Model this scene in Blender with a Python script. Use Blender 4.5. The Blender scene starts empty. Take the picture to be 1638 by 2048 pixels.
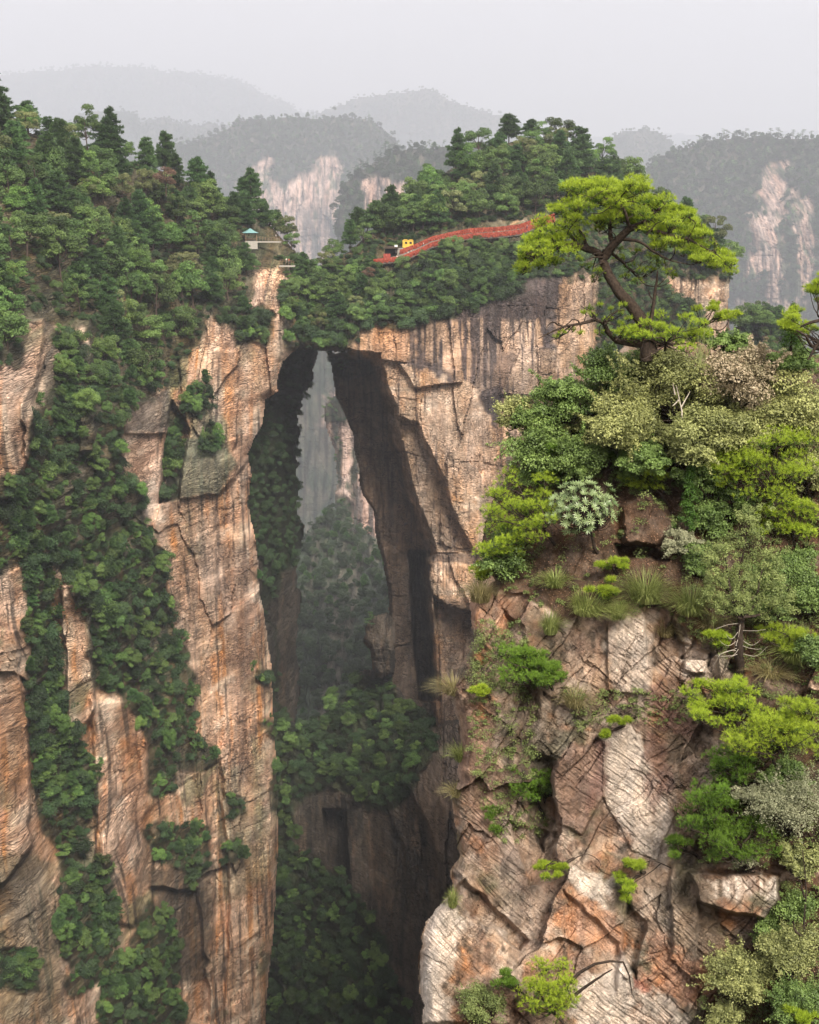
import bpy, math, time
import numpy as np
from mathutils import Vector
T0 = time.time()
# ------------------------------------------------------------------ camera, sky, sun, exposure
scene = bpy.context.scene
COL = scene.collection
F = 2813.0                       # focal length in photo pixels (40 degrees over 2048 px)
PITCH = math.radians(13.6)
cam = bpy.data.cameras.new('camera'); cam_o = bpy.data.objects.new('camera', cam); COL.objects.link(cam_o)
cam.sensor_fit = 'VERTICAL'; cam.sensor_height = 24; cam.sensor_width = 19.2
cam.lens = 12 / math.tan(math.radians(20)); cam.clip_start = 0.5; cam.clip_end = 30000
cam_o.rotation_euler = (math.radians(90) - PITCH, 0, 0)
scene.camera = cam_o
SUN_EL, SUN_ROT = math.radians(43), math.radians(161)     # rotation measured from +Y clockwise
world = bpy.data.worlds.new('World'); scene.world = world; world.use_nodes = True
nt = world.node_tree; nt.nodes.clear()
wo = nt.nodes.new('ShaderNodeOutputWorld'); bg = nt.nodes.new('ShaderNodeBackground')
sky = nt.nodes.new('ShaderNodeTexSky'); sky.sky_type = 'NISHITA'; sky.sun_disc = False
sky.sun_elevation = SUN_EL; sky.sun_rotation = SUN_ROT; sky.air_density = 1.0; sky.dust_density = 4; sky.ozone_density = 1
tc = nt.nodes.new('ShaderNodeTexCoord'); mp = nt.nodes.new('ShaderNodeMapping'); mp.inputs['Scale'].default_value = (1, 1, 4)
ns = nt.nodes.new('ShaderNodeTexNoise'); ns.inputs['Scale'].default_value = 1.6; ns.inputs['Detail'].default_value = 4
rp = nt.nodes.new('ShaderNodeValToRGB')
rp.color_ramp.elements[0].position = .36; rp.color_ramp.elements[0].color = (.86, .86, .87, 1)
rp.color_ramp.elements[1].position = .64; rp.color_ramp.elements[1].color = (1.04, 1.0, .985, 1)
mx = nt.nodes.new('ShaderNodeMix'); mx.data_type = 'RGBA'; mx.inputs[0].default_value = .965     # cloud deck over the clear sky
nt.links.new(tc.outputs['Generated'], mp.inputs[0]); nt.links.new(mp.outputs[0], ns.inputs['Vector'])
nt.links.new(ns.outputs[0], rp.inputs[0]); nt.links.new(sky.outputs[0], mx.inputs[6]); 
sx_ = nt.nodes.new('ShaderNodeSeparateXYZ'); nt.links.new(tc.outputs['Generated'], sx_.inputs[0])
zr = nt.nodes.new('ShaderNodeValToRGB'); zr.color_ramp.elements[0].position = 0; zr.color_ramp.elements[0].color = (2.95, 2.74, 2.62, 1); zr.color_ramp.elements[1].position = 1; zr.color_ramp.elements[1].color = (11.5, 10.9, 10.6, 1)
ze = zr.color_ramp.elements.new(.14); ze.color = (3.1, 2.9, 2.78, 1)      # an overcast sky is about three times as bright overhead as at the horizon
nt.links.new(sx_.outputs[2], zr.inputs[0]); zm = nt.nodes.new('ShaderNodeMix'); zm.data_type = 'RGBA'; zm.blend_type = 'MULTIPLY'; zm.inputs[0].default_value = 1
nt.links.new(zr.outputs[0], zm.inputs[6]); nt.links.new(rp.outputs[0], zm.inputs[7]); nt.links.new(zm.outputs[2], mx.inputs[7])
nt.links.new(mx.outputs[2], bg.inputs[0]); bg.inputs[1].default_value = 0.1; nt.links.new(bg.outputs[0], wo.inputs[0])
sl = bpy.data.lights.new('sun', 'SUN'); sl.energy = 4.1; sl.angle = math.radians(18); sl.color = (1, .92, .80)
so = bpy.data.objects.new('sun', sl); COL.objects.link(so)
sd_ = Vector((math.sin(SUN_ROT) * math.cos(SUN_EL), math.cos(SUN_ROT) * math.cos(SUN_EL), math.sin(SUN_EL)))
so.rotation_euler = sd_.to_track_quat('Z', 'Y').to_euler()
vs = scene.view_settings; vs.view_transform = 'Standard'; vs.look = 'None'; vs.exposure = 1.1; vs.gamma = 1; vs.use_curve_mapping = False
cy = scene.cycles
cy.use_denoising = True
try: cy.denoiser = 'OPENIMAGEDENOISE'; cy.denoising_input_passes = 'RGB_ALBEDO_NORMAL'
except Exception: pass
cy.max_bounces = 6; cy.diffuse_bounces = 3; cy.glossy_bounces = 1; cy.transmission_bounces = 2; cy.volume_bounces = 1; cy.transparent_max_bounces = 4
cy.use_adaptive_sampling = True; cy.adaptive_threshold = 0.02

# ------------------------------------------------------------------ helpers
def P(px, py, D):
    """photo pixel + distance north of the camera -> world point(s)"""
    px = np.asarray(px, float); py = np.asarray(py, float); D = np.asarray(D, float)
    xc = (px - 819) / F; yc = -(py - 1024) / F
    dy = math.cos(PITCH) + yc * math.sin(PITCH); dz = -math.sin(PITCH) + yc * math.cos(PITCH)
    t = D / dy
    return np.stack([xc * t, D + 0 * t, dz * t], -1)
def mpp(D): return D / F                                   # metres per photo pixel at D
rs = np.random.RandomState

def _h(ix, iy, iz, seed):
    h = (ix.astype(np.int64) * 374761393 + iy.astype(np.int64) * 668265263 + iz.astype(np.int64) * 2147483647 + seed * 974711) & 0xffffffff
    h = ((h ^ (h >> 13)) * 1274126177) & 0xffffffff
    h = ((h ^ (h >> 15)) * 2246822519) & 0xffffffff
    return ((h ^ (h >> 16)) & 0xffffff) / float(0xffffff)
def vnoise(x, y, seed=0):
    x = np.asarray(x, float); y = np.asarray(y, float)
    ix = np.floor(x); iy = np.floor(y); fx = x - ix; fy = y - iy
    fx = fx * fx * (3 - 2 * fx); fy = fy * fy * (3 - 2 * fy); z = np.zeros_like(ix)
    a = _h(ix, iy, z, seed); b = _h(ix + 1, iy, z, seed); c = _h(ix, iy + 1, z, seed); d = _h(ix + 1, iy + 1, z, seed)
    return (a + (b - a) * fx) * (1 - fy) + (c + (d - c) * fx) * fy
def fbm(x, y, seed=0, octv=4, gain=.5):
    s = 0; a = 1; n = 0
    for i in range(octv):
        s = s + a * (vnoise(x * 2 ** i + 17.3 * i, y * 2 ** i - 9.1 * i, seed + i) * 2 - 1); n += a; a *= gain
    return s / n
def voro(x, y, seed=0, jit=.85):
    """cell value, distance gap to the nearest cell border (F2-F1), second random value"""
    ix = np.floor(x); iy = np.floor(y); z = np.zeros_like(ix)
    f1 = np.full(x.shape, 9.); f2 = np.full(x.shape, 9.); v = np.zeros(x.shape); w = np.zeros(x.shape); cx = np.zeros(x.shape); cyy = np.zeros(x.shape)
    for dx in (-1, 0, 1):
        for dy in (-1, 0, 1):
            jx = ix + dx; jy = iy + dy
            qx = jx + .5 + (_h(jx, jy, z, seed) - .5) * jit; qy = jy + .5 + (_h(jx, jy, z, seed + 7) - .5) * jit
            d = np.maximum(abs(qx - x), abs(qy - y)) * .5 + .5 * np.hypot(qx - x, qy - y)
            n1 = d < f1
            f2 = np.where(n1, f1, np.minimum(f2, d))
            v = np.where(n1, _h(jx, jy, z, seed + 31), v); w = np.where(n1, _h(jx, jy, z, seed + 57), w)
            cx = np.where(n1, x - qx, cx); cyy = np.where(n1, y - qy, cyy)
            f1 = np.where(n1, d, f1)
    return v, f2 - f1, w, cx, cyy
def sst(a, b, x):
    t = np.clip((x - a) / (b - a), 0, 1); return t * t * (3 - 2 * t)
def inpoly(x, y, poly):
    ins = np.zeros(x.shape, bool); n = len(poly)
    for i in range(n):
        x1, y1 = poly[i]; x2, y2 = poly[(i + 1) % n]
        if y1 == y2: continue
        c = ((y1 > y) != (y2 > y)) & (x < (x2 - x1) * (y - y1) / (y2 - y1) + x1)
        ins ^= c
    return ins
def edist(x, y, poly, closed=True):
    d = np.full(x.shape, 1e9); n = len(poly)
    for i in range(n if closed else n - 1):
        x1, y1 = poly[i]; x2, y2 = poly[(i + 1) % n]
        vx, vy = x2 - x1, y2 - y1; L = vx * vx + vy * vy + 1e-9
        t = np.clip(((x - x1) * vx + (y - y1) * vy) / L, 0, 1)
        d = np.minimum(d, np.hypot(x - x1 - t * vx, y - y1 - t * vy))
    return d
def pmask(x, y, poly, soft=10, warp=0, wscale=40, seed=0):
    """1 inside the outline, 0 outside, over a soft and ragged border"""
    if warp:
        x, y = x + warp * fbm(x / wscale, y / wscale, seed + 3, 3), y + warp * fbm(x / wscale + 50, y / wscale, seed + 4, 3)
    pa = np.array(poly); m = np.zeros(x.shape)
    k = (x > pa[:, 0].min() - soft) & (x < pa[:, 0].max() + soft) & (y > pa[:, 1].min() - soft) & (y < pa[:, 1].max() + soft)
    if not k.any(): return m
    xx, yy = x[k], y[k]
    s = edist(xx, yy, poly) * np.where(inpoly(xx, yy, poly), 1, -1)
    m[k] = sst(-soft * .5, soft * .5, s); return m
class TPS:
    def __init__(s, pts):
        p = np.array(pts, float); s.p = p[:, :2] / 500; n = len(p)
        K = s.U(np.hypot(*(s.p[:, None] - s.p[None]).transpose(2, 0, 1))); Q = np.c_[np.ones(n), s.p]
        A = np.zeros((n + 3, n + 3)); A[:n, :n] = K + np.eye(n) * 1e-3; A[:n, n:] = Q; A[n:, :n] = Q.T
        s.w = np.linalg.solve(A, np.r_[p[:, 2], 0, 0, 0])
    @staticmethod
    def U(r): return r * r * np.log(r + 1e-9)
    def __call__(s, x, y):
        sh = x.shape; q = np.c_[x.ravel(), y.ravel()] / 500; o = s.w[-3] + q @ s.w[-2:]
        for i, (a, b) in enumerate(s.p): o = o + s.w[i] * s.U(np.hypot(q[:, 0] - a, q[:, 1] - b))
        return o.reshape(sh)

def mesh(name, V, Fc, mats=(), attrs=None, smooth=False, mi=None):
    """V (n,3); Fc list of index arrays, each (k,3) or (k,4)"""
    me = bpy.data.meshes.new(name); V = np.asarray(V, np.float32)
    if not isinstance(Fc, (list, tuple)): Fc = [Fc]
    Fc = [np.asarray(f, np.int32) for f in Fc if len(f)]
    me.vertices.add(len(V)); me.vertices.foreach_set('co', V.ravel())
    idx = np.concatenate([f.ravel() for f in Fc]); tot = np.concatenate([np.full(len(f), f.shape[1], np.int32) for f in Fc])
    st = np.concatenate([[0], np.cumsum(tot)[:-1]]).astype(np.int32)
    me.loops.add(len(idx)); me.loops.foreach_set('vertex_index', idx)
    me.polygons.add(len(tot)); me.polygons.foreach_set('loop_start', st)
    if mi is not None: me.polygons.foreach_set('material_index', np.asarray(mi, np.int32))
    me.polygons.foreach_set('use_smooth', np.full(len(tot), smooth, bool))
    for m in mats: me.materials.append(m)
    for k, a in (attrs or {}).items():
        a = np.asarray(a, np.float32)
        if a.ndim == 2:
            at = me.attributes.new(k, 'FLOAT_COLOR', 'POINT'); at.data.foreach_set('color', np.c_[a, np.ones(len(a))].astype(np.float32).ravel())
        else:
            at = me.attributes.new(k, 'FLOAT', 'POINT'); at.data.foreach_set('value', a)
    me.update(calc_edges=True); return me
def obj(name, me, parent=None, label=None, cat=None, group=None, kind=None, loc=None, rot=None, scale=None):
    o = bpy.data.objects.new(name, me); COL.objects.link(o)
    if parent: o.parent = parent
    if label: o['label'] = label
    if cat: o['category'] = cat
    if group: o['group'] = group
    if kind: o['kind'] = kind
    if loc is not None: o.location = loc
    if rot is not None: o.rotation_euler = rot
    if scale is not None: o.scale = (scale,) * 3 if np.isscalar(scale) else scale
    return o

# ------------------------------------------------------------------ materials
def new_mat(name):
    m = bpy.data.materials.new(name); m.use_nodes = True; t = m.node_tree; t.nodes.clear()
    out = t.nodes.new('ShaderNodeOutputMaterial'); b = t.nodes.new('ShaderNodeBsdfPrincipled'); t.links.new(b.outputs[0], out.inputs[0])
    b.inputs['Roughness'].default_value = .9; b.inputs['Specular IOR Level'].default_value = .15
    return m, t, b, out
def rock_mat(name, scl, bump=1.0, tilt=0, streak=.5, lam=1.0, warm=1.0, ysq=.12, ck=1.0):
    """weathered sandstone: vertex colour x mottling x run-off streaks, with bedding cracks cut by the bump"""
    m, t, b, out = new_mat(name); N = t.nodes.new; L = t.links.new
    at = N('ShaderNodeAttribute'); at.attribute_name = 'col'; g = N('ShaderNodeNewGeometry')
    def mapped(src, sc, rot=0):
        q = N('ShaderNodeMapping'); q.inputs['Scale'].default_value = sc; q.inputs['Rotation'].default_value = (0, rot, 0); L(src, q.inputs[0]); return q.outputs[0]
    def noise(v, s=1, d=6, ro=.6, di=0):
        q = N('ShaderNodeTexNoise'); q.inputs['Scale'].default_value = s; q.inputs['Detail'].default_value = d; q.inputs['Roughness'].default_value = ro; q.inputs['Distortion'].default_value = di; L(v, q.inputs['Vector']); return q.outputs[0]
    def rng(v, a0, a1, o0, o1):
        q = N('ShaderNodeMapRange'); q.inputs[1].default_value = a0; q.inputs[2].default_value = a1; q.inputs[3].default_value = o0; q.inputs[4].default_value = o1; L(v, q.inputs[0]); return q.outputs[0]
    def math_(op, x, y):
        q = N('ShaderNodeMath'); q.operation = op
        for i, v in enumerate((x, y)):
            if hasattr(v, 'links'): L(v, q.inputs[i])
            else: q.inputs[i].default_value = v
        return q.outputs[0]
    pos = mapped(g.outputs['Position'], (1, ysq, 1)); i = 1 / scl
    tp = mapped(pos, (1, 1, 1), tilt)
    mot = rng(noise(mapped(tp, (i, i, .8 * i)), 1, 8, .72), .3, .7, .7, 1.4)
    big = rng(noise(mapped(tp, (.13 * i, .13 * i, .1 * i)), 1, 5, .6), .35, .65, .8, 1.15)
    stn = noise(mapped(pos, (1.1 * i, 1.1 * i, .035 * i)), 1, 6, .62, .15)
    stk = rng(stn, .47, .62, 1, 1 - streak)
    # bedding cracks: thin, broken, nearly level lines; joints: thin upright lines
    wv = N('ShaderNodeVectorMath'); wv.operation = 'ADD'; q = N('ShaderNodeTexNoise'); q.inputs['Scale'].default_value = .35 * i; q.inputs['Detail'].default_value = 4; L(tp, q.inputs['Vector'])
    q2 = N('ShaderNodeVectorMath'); q2.operation = 'SCALE'; q2.inputs['Scale'].default_value = 2.2 * scl; L(q.outputs['Color'], q2.inputs[0]); L(tp, wv.inputs[0]); L(q2.outputs[0], wv.inputs[1])
    def cracks(sc, w, lo, hi, ms):
        vo = N('ShaderNodeTexVoronoi'); vo.feature = 'DISTANCE_TO_EDGE'; vo.inputs['Randomness'].default_value = .95; L(mapped(wv.outputs[0], sc), vo.inputs['Vector'])
        return math_('MULTIPLY', rng(vo.outputs['Distance'], 0, w, 1, 0), rng(noise(mapped(tp, (ms * i, ms * i, ms * i)), 1, 3, .5), lo, hi, 0, 1))
    c1 = cracks((.22 * i, .22 * i, .95 * i), .085, .40, .52, .22); c2 = cracks((.55 * i, .55 * i, .12 * i), .045, .5, .6, .17); c3 = cracks((.6 * i, .6 * i, 2.0 * i), .08, .45, .57, .5)
    cr = math_('MAXIMUM', c1, math_('MAXIMUM', c2, math_('MULTIPLY', c3, .7)))
    dark = math_('SUBTRACT', 1, math_('MULTIPLY', cr, .78 * ck))
    k = math_('MULTIPLY', math_('MULTIPLY', mot, stk), math_('MULTIPLY', math_('MULTIPLY', big, 1.12), dark))
    mu = N('ShaderNodeMix'); mu.data_type = 'RGBA'; mu.blend_type = 'MULTIPLY'; mu.inputs[0].default_value = 1; L(at.outputs['Color'], mu.inputs[6]); L(k, mu.inputs[7])
    hs = N('ShaderNodeHueSaturation'); L(mu.outputs[2], hs.inputs['Color']); L(rng(noise(mapped(pos, (.3 * i, .3 * i, .06 * i)), 1, 4), .35, .65, 0.78 * warm, 1.12 * warm), hs.inputs['Saturation'])
    L(hs.outputs[0], b.inputs['Base Color'])
    n2 = noise(mapped(tp, (.8 * i, .8 * i, 2.4 * i * lam)), 1.3, 10, .7, .6)
    hgt = math_('SUBTRACT', n2, math_('MULTIPLY', cr, .5))
    bp = N('ShaderNodeBump'); bp.inputs['Strength'].default_value = bump; bp.inputs['Distance'].default_value = scl * .6; L(hgt, bp.inputs['Height']); L(bp.outputs[0], b.inputs['Normal'])
    return m
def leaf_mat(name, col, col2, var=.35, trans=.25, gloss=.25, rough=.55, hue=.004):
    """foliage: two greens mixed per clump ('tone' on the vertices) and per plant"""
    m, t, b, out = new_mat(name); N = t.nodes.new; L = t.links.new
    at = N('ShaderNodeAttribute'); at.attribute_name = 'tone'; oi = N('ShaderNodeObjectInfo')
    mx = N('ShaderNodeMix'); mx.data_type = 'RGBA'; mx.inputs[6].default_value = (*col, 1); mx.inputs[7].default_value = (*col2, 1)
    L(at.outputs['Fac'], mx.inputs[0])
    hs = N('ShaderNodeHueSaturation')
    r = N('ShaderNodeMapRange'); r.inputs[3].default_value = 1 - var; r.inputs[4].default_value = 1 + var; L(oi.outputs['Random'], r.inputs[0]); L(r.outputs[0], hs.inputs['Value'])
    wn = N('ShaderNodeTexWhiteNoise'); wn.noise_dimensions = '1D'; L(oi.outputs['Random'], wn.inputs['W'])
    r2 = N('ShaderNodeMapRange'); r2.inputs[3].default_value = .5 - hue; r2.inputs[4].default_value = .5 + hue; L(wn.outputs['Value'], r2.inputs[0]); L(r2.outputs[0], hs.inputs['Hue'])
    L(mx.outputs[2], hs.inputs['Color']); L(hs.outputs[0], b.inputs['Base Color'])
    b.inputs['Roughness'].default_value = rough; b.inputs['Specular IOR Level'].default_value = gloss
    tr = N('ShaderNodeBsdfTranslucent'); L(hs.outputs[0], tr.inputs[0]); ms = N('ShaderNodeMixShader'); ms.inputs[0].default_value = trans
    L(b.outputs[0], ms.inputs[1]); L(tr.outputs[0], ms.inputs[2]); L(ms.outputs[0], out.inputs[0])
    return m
def plain(name, col, rough=.8, var=.15, scale=3.0, metal=0):
    m, t, b, out = new_mat(name); N = t.nodes.new; L = t.links.new
    n = N('ShaderNodeTexNoise'); n.inputs['Scale'].default_value = scale; n.inputs['Detail'].default_value = 6; g = N('ShaderNodeNewGeometry'); L(g.outputs['Position'], n.inputs['Vector'])
    r = N('ShaderNodeMapRange'); r.inputs[1].default_value = .3; r.inputs[2].default_value = .7; r.inputs[3].default_value = 1 - var; r.inputs[4].default_value = 1 + var; L(n.outputs[0], r.inputs[0])
    mu = N('ShaderNodeMix'); mu.data_type = 'RGBA'; mu.blend_type = 'MULTIPLY'; mu.inputs[0].default_value = 1; mu.inputs[6].default_value = (*col, 1); L(r.outputs[0], mu.inputs[7])
    L(mu.outputs[2], b.inputs['Base Color']); b.inputs['Roughness'].default_value = rough; b.inputs['Metallic'].default_value = metal
    return m
M_ROCK = rock_mat('sandstone', 2.2, 1.0, streak=.26)
M_FAR = rock_mat('far_sandstone', 8.0, .6, streak=.65)
M_NEAR = rock_mat('near_sandstone', .24, .75, tilt=.65, streak=.22, lam=1.8, warm=.95, ysq=1, ck=.45)
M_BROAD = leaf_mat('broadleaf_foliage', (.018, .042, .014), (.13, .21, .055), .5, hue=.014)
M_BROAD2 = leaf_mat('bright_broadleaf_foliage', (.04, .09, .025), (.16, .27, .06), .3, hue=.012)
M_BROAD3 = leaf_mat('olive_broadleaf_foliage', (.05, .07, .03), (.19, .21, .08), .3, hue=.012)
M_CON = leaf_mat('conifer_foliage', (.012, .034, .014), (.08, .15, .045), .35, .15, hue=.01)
M_SHRUB = leaf_mat('shrub_foliage', (.010, .026, .013), (.055, .095, .036), .5, hue=.012)  # greens also darkened so gorge plants carry its shade in their colour
M_BARK = plain('bark', (.07, .05, .04), .95, .4, 6)
M_BARKN = plain('pine_bark', (.036, .026, .02), .95, .6, 14)

# ------------------------------------------------------------------ cliffs: relief surfaces with their own distance and thickness
class Mass: pass
MASS = {}
def C(r, g, b):                      # sRGB 0-255 -> linear
    c = np.array([r, g, b]) / 255.; return np.where(c <= .04045, c / 12.92, ((c + .055) / 1.055) ** 2.4)
SOIL = C(52, 62, 40) * .9
def bricks(x, z, seed, keep=.55):
    """rectangular joint blocks: random value, distance to the nearest joint, second value"""
    iz = np.floor(z); fz = z - iz; o = iz * 0
    run = np.floor(iz / 3)                                 # joints continue over several beds, then shift
    xs = x + np.where(_h(iz, o, o, seed + 1) < keep, _h(run, o, o, seed + 2), _h(iz, o, o, seed + 3)) * 3
    ix = np.floor(xs); fx = xs - ix
    w = .15 + .5 * _h(ix, o, run, seed + 4)
    left = fx < w; cell = ix * 2 + left
    dx = np.where(left, np.minimum(fx, w - fx), np.minimum(fx - w, 1 - fx)); dz = np.minimum(fz, 1 - fz)
    return _h(cell, iz, o, seed + 5), dx, dz, _h(cell, iz, o, seed + 6), _h(iz, o, o, seed + 7)
def rock_relief(X, Z, u, seed, brick=1):
    """depth offsets in metres (positive = recessed) of jointed, bedded sandstone; u = size unit"""
    n1 = fbm(X / (10 * u), Z / (14 * u), seed, 4, .55); n2 = fbm(X / (9 * u) + 9, Z / (6 * u), seed + 5, 4, .55)
    wx = X + u * 2.4 * n1; wz = Z + u * 2.2 * n2 + .06 * X
    vo, go, wo_, cx1, cy1 = voro(wx / (12 * u), wz / (45 * u), seed + 11)
    v1, ax, az, w1, h1 = bricks(wx / (9 * u), wz / (11 * u), seed + 13)
    v2, bx, bz, w2, h2 = bricks(wx / (4.2 * u) + .4 * n2, wz / (3.1 * u) + .5 * n1, seed + 14)
    v3, ex, ez, w3, h3 = bricks(wx / (2.1 * u) - .5 * n1, wz / (1.05 * u) + .7 * n2, seed + 15, .2)
    act = sst(.38, .66, fbm(X / (13 * u), Z / (17 * u), seed + 17, 3) * .5 + .5)      # how broken the face is here
    act2 = sst(.40, .62, fbm(X / (6 * u), Z / (9 * u), seed + 18, 3) * .5 + .5)
    d = (vo - .5) * 5.0 * u + cx1 * (wo_ - .5) * 3 * u
    d += (v1 - .5) * 1.6 * u * (.3 + act) + (v2 - .5) * .9 * u * (.25 + act) + (v3 - .5) * .34 * u * (.2 + act2)
    d += (h1 - .5) * .7 * u * act
    th = lambda q, e: 1 - sst(0, e, q)
    k1 = np.maximum(th(ax, .02), th(az, .016)) * (w1 > .35) * (.2 + act)
    k2 = np.maximum(th(bx, .035) * (w2 > .5), th(bz, .05) * (h2 > .45)) * (.1 + .9 * act)
    k3 = np.maximum(th(ex, .06) * (w3 > .7), th(ez, .13) * (w3 > .55)) * act2
    k1 = k1 * brick; k2 = k2 * brick; k3 = k3 * brick
    d += .7 * u * k1 + .45 * u * k2 + .16 * u * k3
    d += 1.0 * u * fbm(X / (4.5 * u), Z / (13 * u), seed + 2, 5, .6) + .9 * u * act * abs(fbm(X / (2.5 * u), Z / (9 * u), seed + 29, 4, .6))
    crack = np.clip(np.maximum(k1, np.maximum(k2 * .9, k3 * .6)), 0, 1)
    return d, crack, v1 * .4 + v2 * .4 + v3 * .2
def rock_color(X, Z, u, seed, pal, crack, v2):
    """pal: list of (colour, weight, xscale, zscale); streaks run down the face"""
    base = np.array(pal['base']); c = np.ones(X.shape + (3,)) * base
    def mixin(col, f):
        nonlocal c; f = np.clip(f, 0, 1)[..., None]; c = c * (1 - f) + np.array(col) * f
    for i, (col, lo, hi, xs, zs, amt) in enumerate(pal['streaks']):
        n = fbm(X / (xs * u) + 3 * i, Z / (zs * u), seed + 40 + i * 9, 4, .55) * .5 + .5
        mixin(col, sst(lo, hi, n) * amt)
    c *= (.86 + .28 * v2)[..., None]
    c *= (1 - .45 * crack)[..., None]
    return c
def mass(name, poly, ctrl, step, unit, seed, pal, patches=(), paint=(), veg=(), mat=None, amp=1.0, edge=(18, 3.0), ragged=4, skirt=60, tilt=0,
         vegamp=0, bigfold=4.5, bare=(), lamin=0, brick=1, kind='structure', label=None, soil=None, cat=None):
    pa = np.array(poly, float); x0, y0 = pa.min(0); x1, y1 = pa.max(0)
    us = np.arange(x0 - step, x1 + 2 * step, step); vsx = np.arange(y0 - step, y1 + 2 * step, step)
    U, V = np.meshgrid(us, vsx)
    jx = ragged * fbm(U / 30, V / 30, seed + 70, 4, .6); jy = ragged * fbm(U / 30 + 40, V / 30, seed + 71, 4, .6)
    ins = inpoly(U + jx, V + jy, poly)
    D0 = TPS(ctrl)(U, V)
    q = P(U, V, D0); X, Z = q[..., 0], q[..., 2]
    if tilt:
        ca, sa = math.cos(tilt), math.sin(tilt); X, Z = X * ca + Z * sa, -X * sa + Z * ca
    dr, crack, v2 = rock_relief(X, Z, unit, seed, brick)
    if lamin:
        lw = fbm(X / (9 * unit), Z / (5 * unit), seed + 60, 3); ln = fbm(X / (11 * unit), Z / (.9 * unit) + 2.5 * lw, seed + 61, 4, .6); ln2 = fbm(X / (4 * unit), Z / (.35 * unit) + 3 * lw, seed + 62, 3)
        am = sst(.35, .6, fbm(X / (16 * unit), Z / (12 * unit), seed + 63, 2) * .5 + .5) * .75 + .25
        dr = dr + lamin * unit * am * (1.5 * abs(ln) + .5 * ln2); crack = np.clip(crack + am * .6 * (1 - sst(0, .10, abs(ln + .05))) * sst(.45, .6, fbm(X / (5 * unit), Z / (3 * unit), seed + 64, 3) * .5 + .5), 0, 1)
    vm = np.zeros(U.shape)
    for pv in veg: vm = np.maximum(vm, pmask(U, V, pv, 14, 24, 45, seed))
    for pv in bare: vm = vm * (1 - pmask(U, V, pv, 12, 26, 50, seed + 9))
    D = D0 + (dr + bigfold * unit * (.6 * fbm(X / (30 * unit), Z / (110 * unit), seed + 77, 3) + .8 * fbm(X / (13 * unit), Z / (160 * unit), seed + 78, 3)))  * amp * (1 - .6 * vm)
    if vegamp: D = D + vm * vegamp * (fbm(X / (5 * unit), Z / (5 * unit), seed + 90, 3))
    for p in patches: D = D + p[1] * pmask(U, V, p[0], p[2], p[3] if len(p) > 3 else 5, 30, seed)
    e = edist(U, V, poly)
    D = D + edge[1] * (1 - np.clip(e / edge[0], 0, 1)) ** 2
    Xc, Zc = q[..., 0], q[..., 2]
    col = rock_color(Xc, Zc, unit, seed, pal, crack, v2)
    for p in paint:
        m = pmask(U, V, p[0], p[3], p[4] if len(p) > 4 else 10, 22, seed + 5) * p[2]
        if len(p) > 5 and p[5]: m = m * sst(.5 - p[5], .5 + p[5], fbm(Xc / (1.1 * unit), Zc / (16 * unit), seed + 33, 4) * .5 + .5 + .0)
        col = col * (1 - m[..., None]) + np.array(p[1]) * (.8 + .4 * v2[..., None]) * (1 - .35 * crack[..., None]) * m[..., None]
    sc = SOIL if soil is None else np.array(soil)
    sm = (vm * (.88 + .12 * fbm(Xc / (2 * unit), Zc / (2 * unit), seed + 35, 3)))[..., None]
    col = col * (1 - sm) + sc * sm
    pts = P(U, V, D)
    ok = ins[:-1, :-1] & ins[1:, :-1] & ins[:-1, 1:] & ins[1:, 1:]
    H, W = U.shape; idx = np.arange(H * W).reshape(H, W)
    a, b, c_, d = idx[:-1, :-1][ok], idx[1:, :-1][ok], idx[1:, 1:][ok], idx[:-1, 1:][ok]
    quads = np.stack([a, b, c_, d], 1)
    E = np.concatenate([quads[:, [0, 1]], quads[:, [1, 2]], quads[:, [2, 3]], quads[:, [3, 0]]])
    key = np.minimum(E[:, 0], E[:, 1]).astype(np.int64) * (H * W) + np.maximum(E[:, 0], E[:, 1])
    _, inv, cnt = np.unique(key, return_inverse=True, return_counts=True); Eb = E[cnt[inv] == 1]
    bv = np.unique(Eb); back = {}
    pf = pts.reshape(-1, 3); cf = col.reshape(-1, 3)
    bi = np.full(H * W, -1); bi[bv] = H * W + np.arange(len(bv))
    scl = (D.ravel()[bv] + skirt) / D.ravel()[bv]
    Vall = np.concatenate([pf, pf[bv] * scl[:, None]]); Call = np.concatenate([cf, cf[bv]])
    sk = np.stack([Eb[:, 1], Eb[:, 0], bi[Eb[:, 0]], bi[Eb[:, 1]]], 1)
    allf = np.concatenate([quads, sk]); used = np.unique(allf); remap = np.full(len(Vall), -1); remap[used] = np.arange(len(used))
    me = mesh(name, Vall[used], remap[allf], [mat or M_ROCK], {'col': np.clip(Call[used], 0, 1)}, smooth=False)
    o = obj(name, me, kind=kind, label=label, cat=cat)
    ms = Mass(); ms.x0, ms.y0, ms.step, ms.D, ms.ins, ms.vm = us[0], vsx[0], step, D, ins, vm; ms.o = o; MASS[name] = ms
    print('mass', name, len(used), round(time.time() - T0, 1)); return ms
def look(ms, px, py):
    i = np.clip(np.round((np.asarray(py) - ms.y0) / ms.step).astype(int), 0, ms.D.shape[0] - 1)
    j = np.clip(np.round((np.asarray(px) - ms.x0) / ms.step).astype(int), 0, ms.D.shape[1] - 1)
    return ms.D[i, j], ms.ins[i, j]

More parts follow.
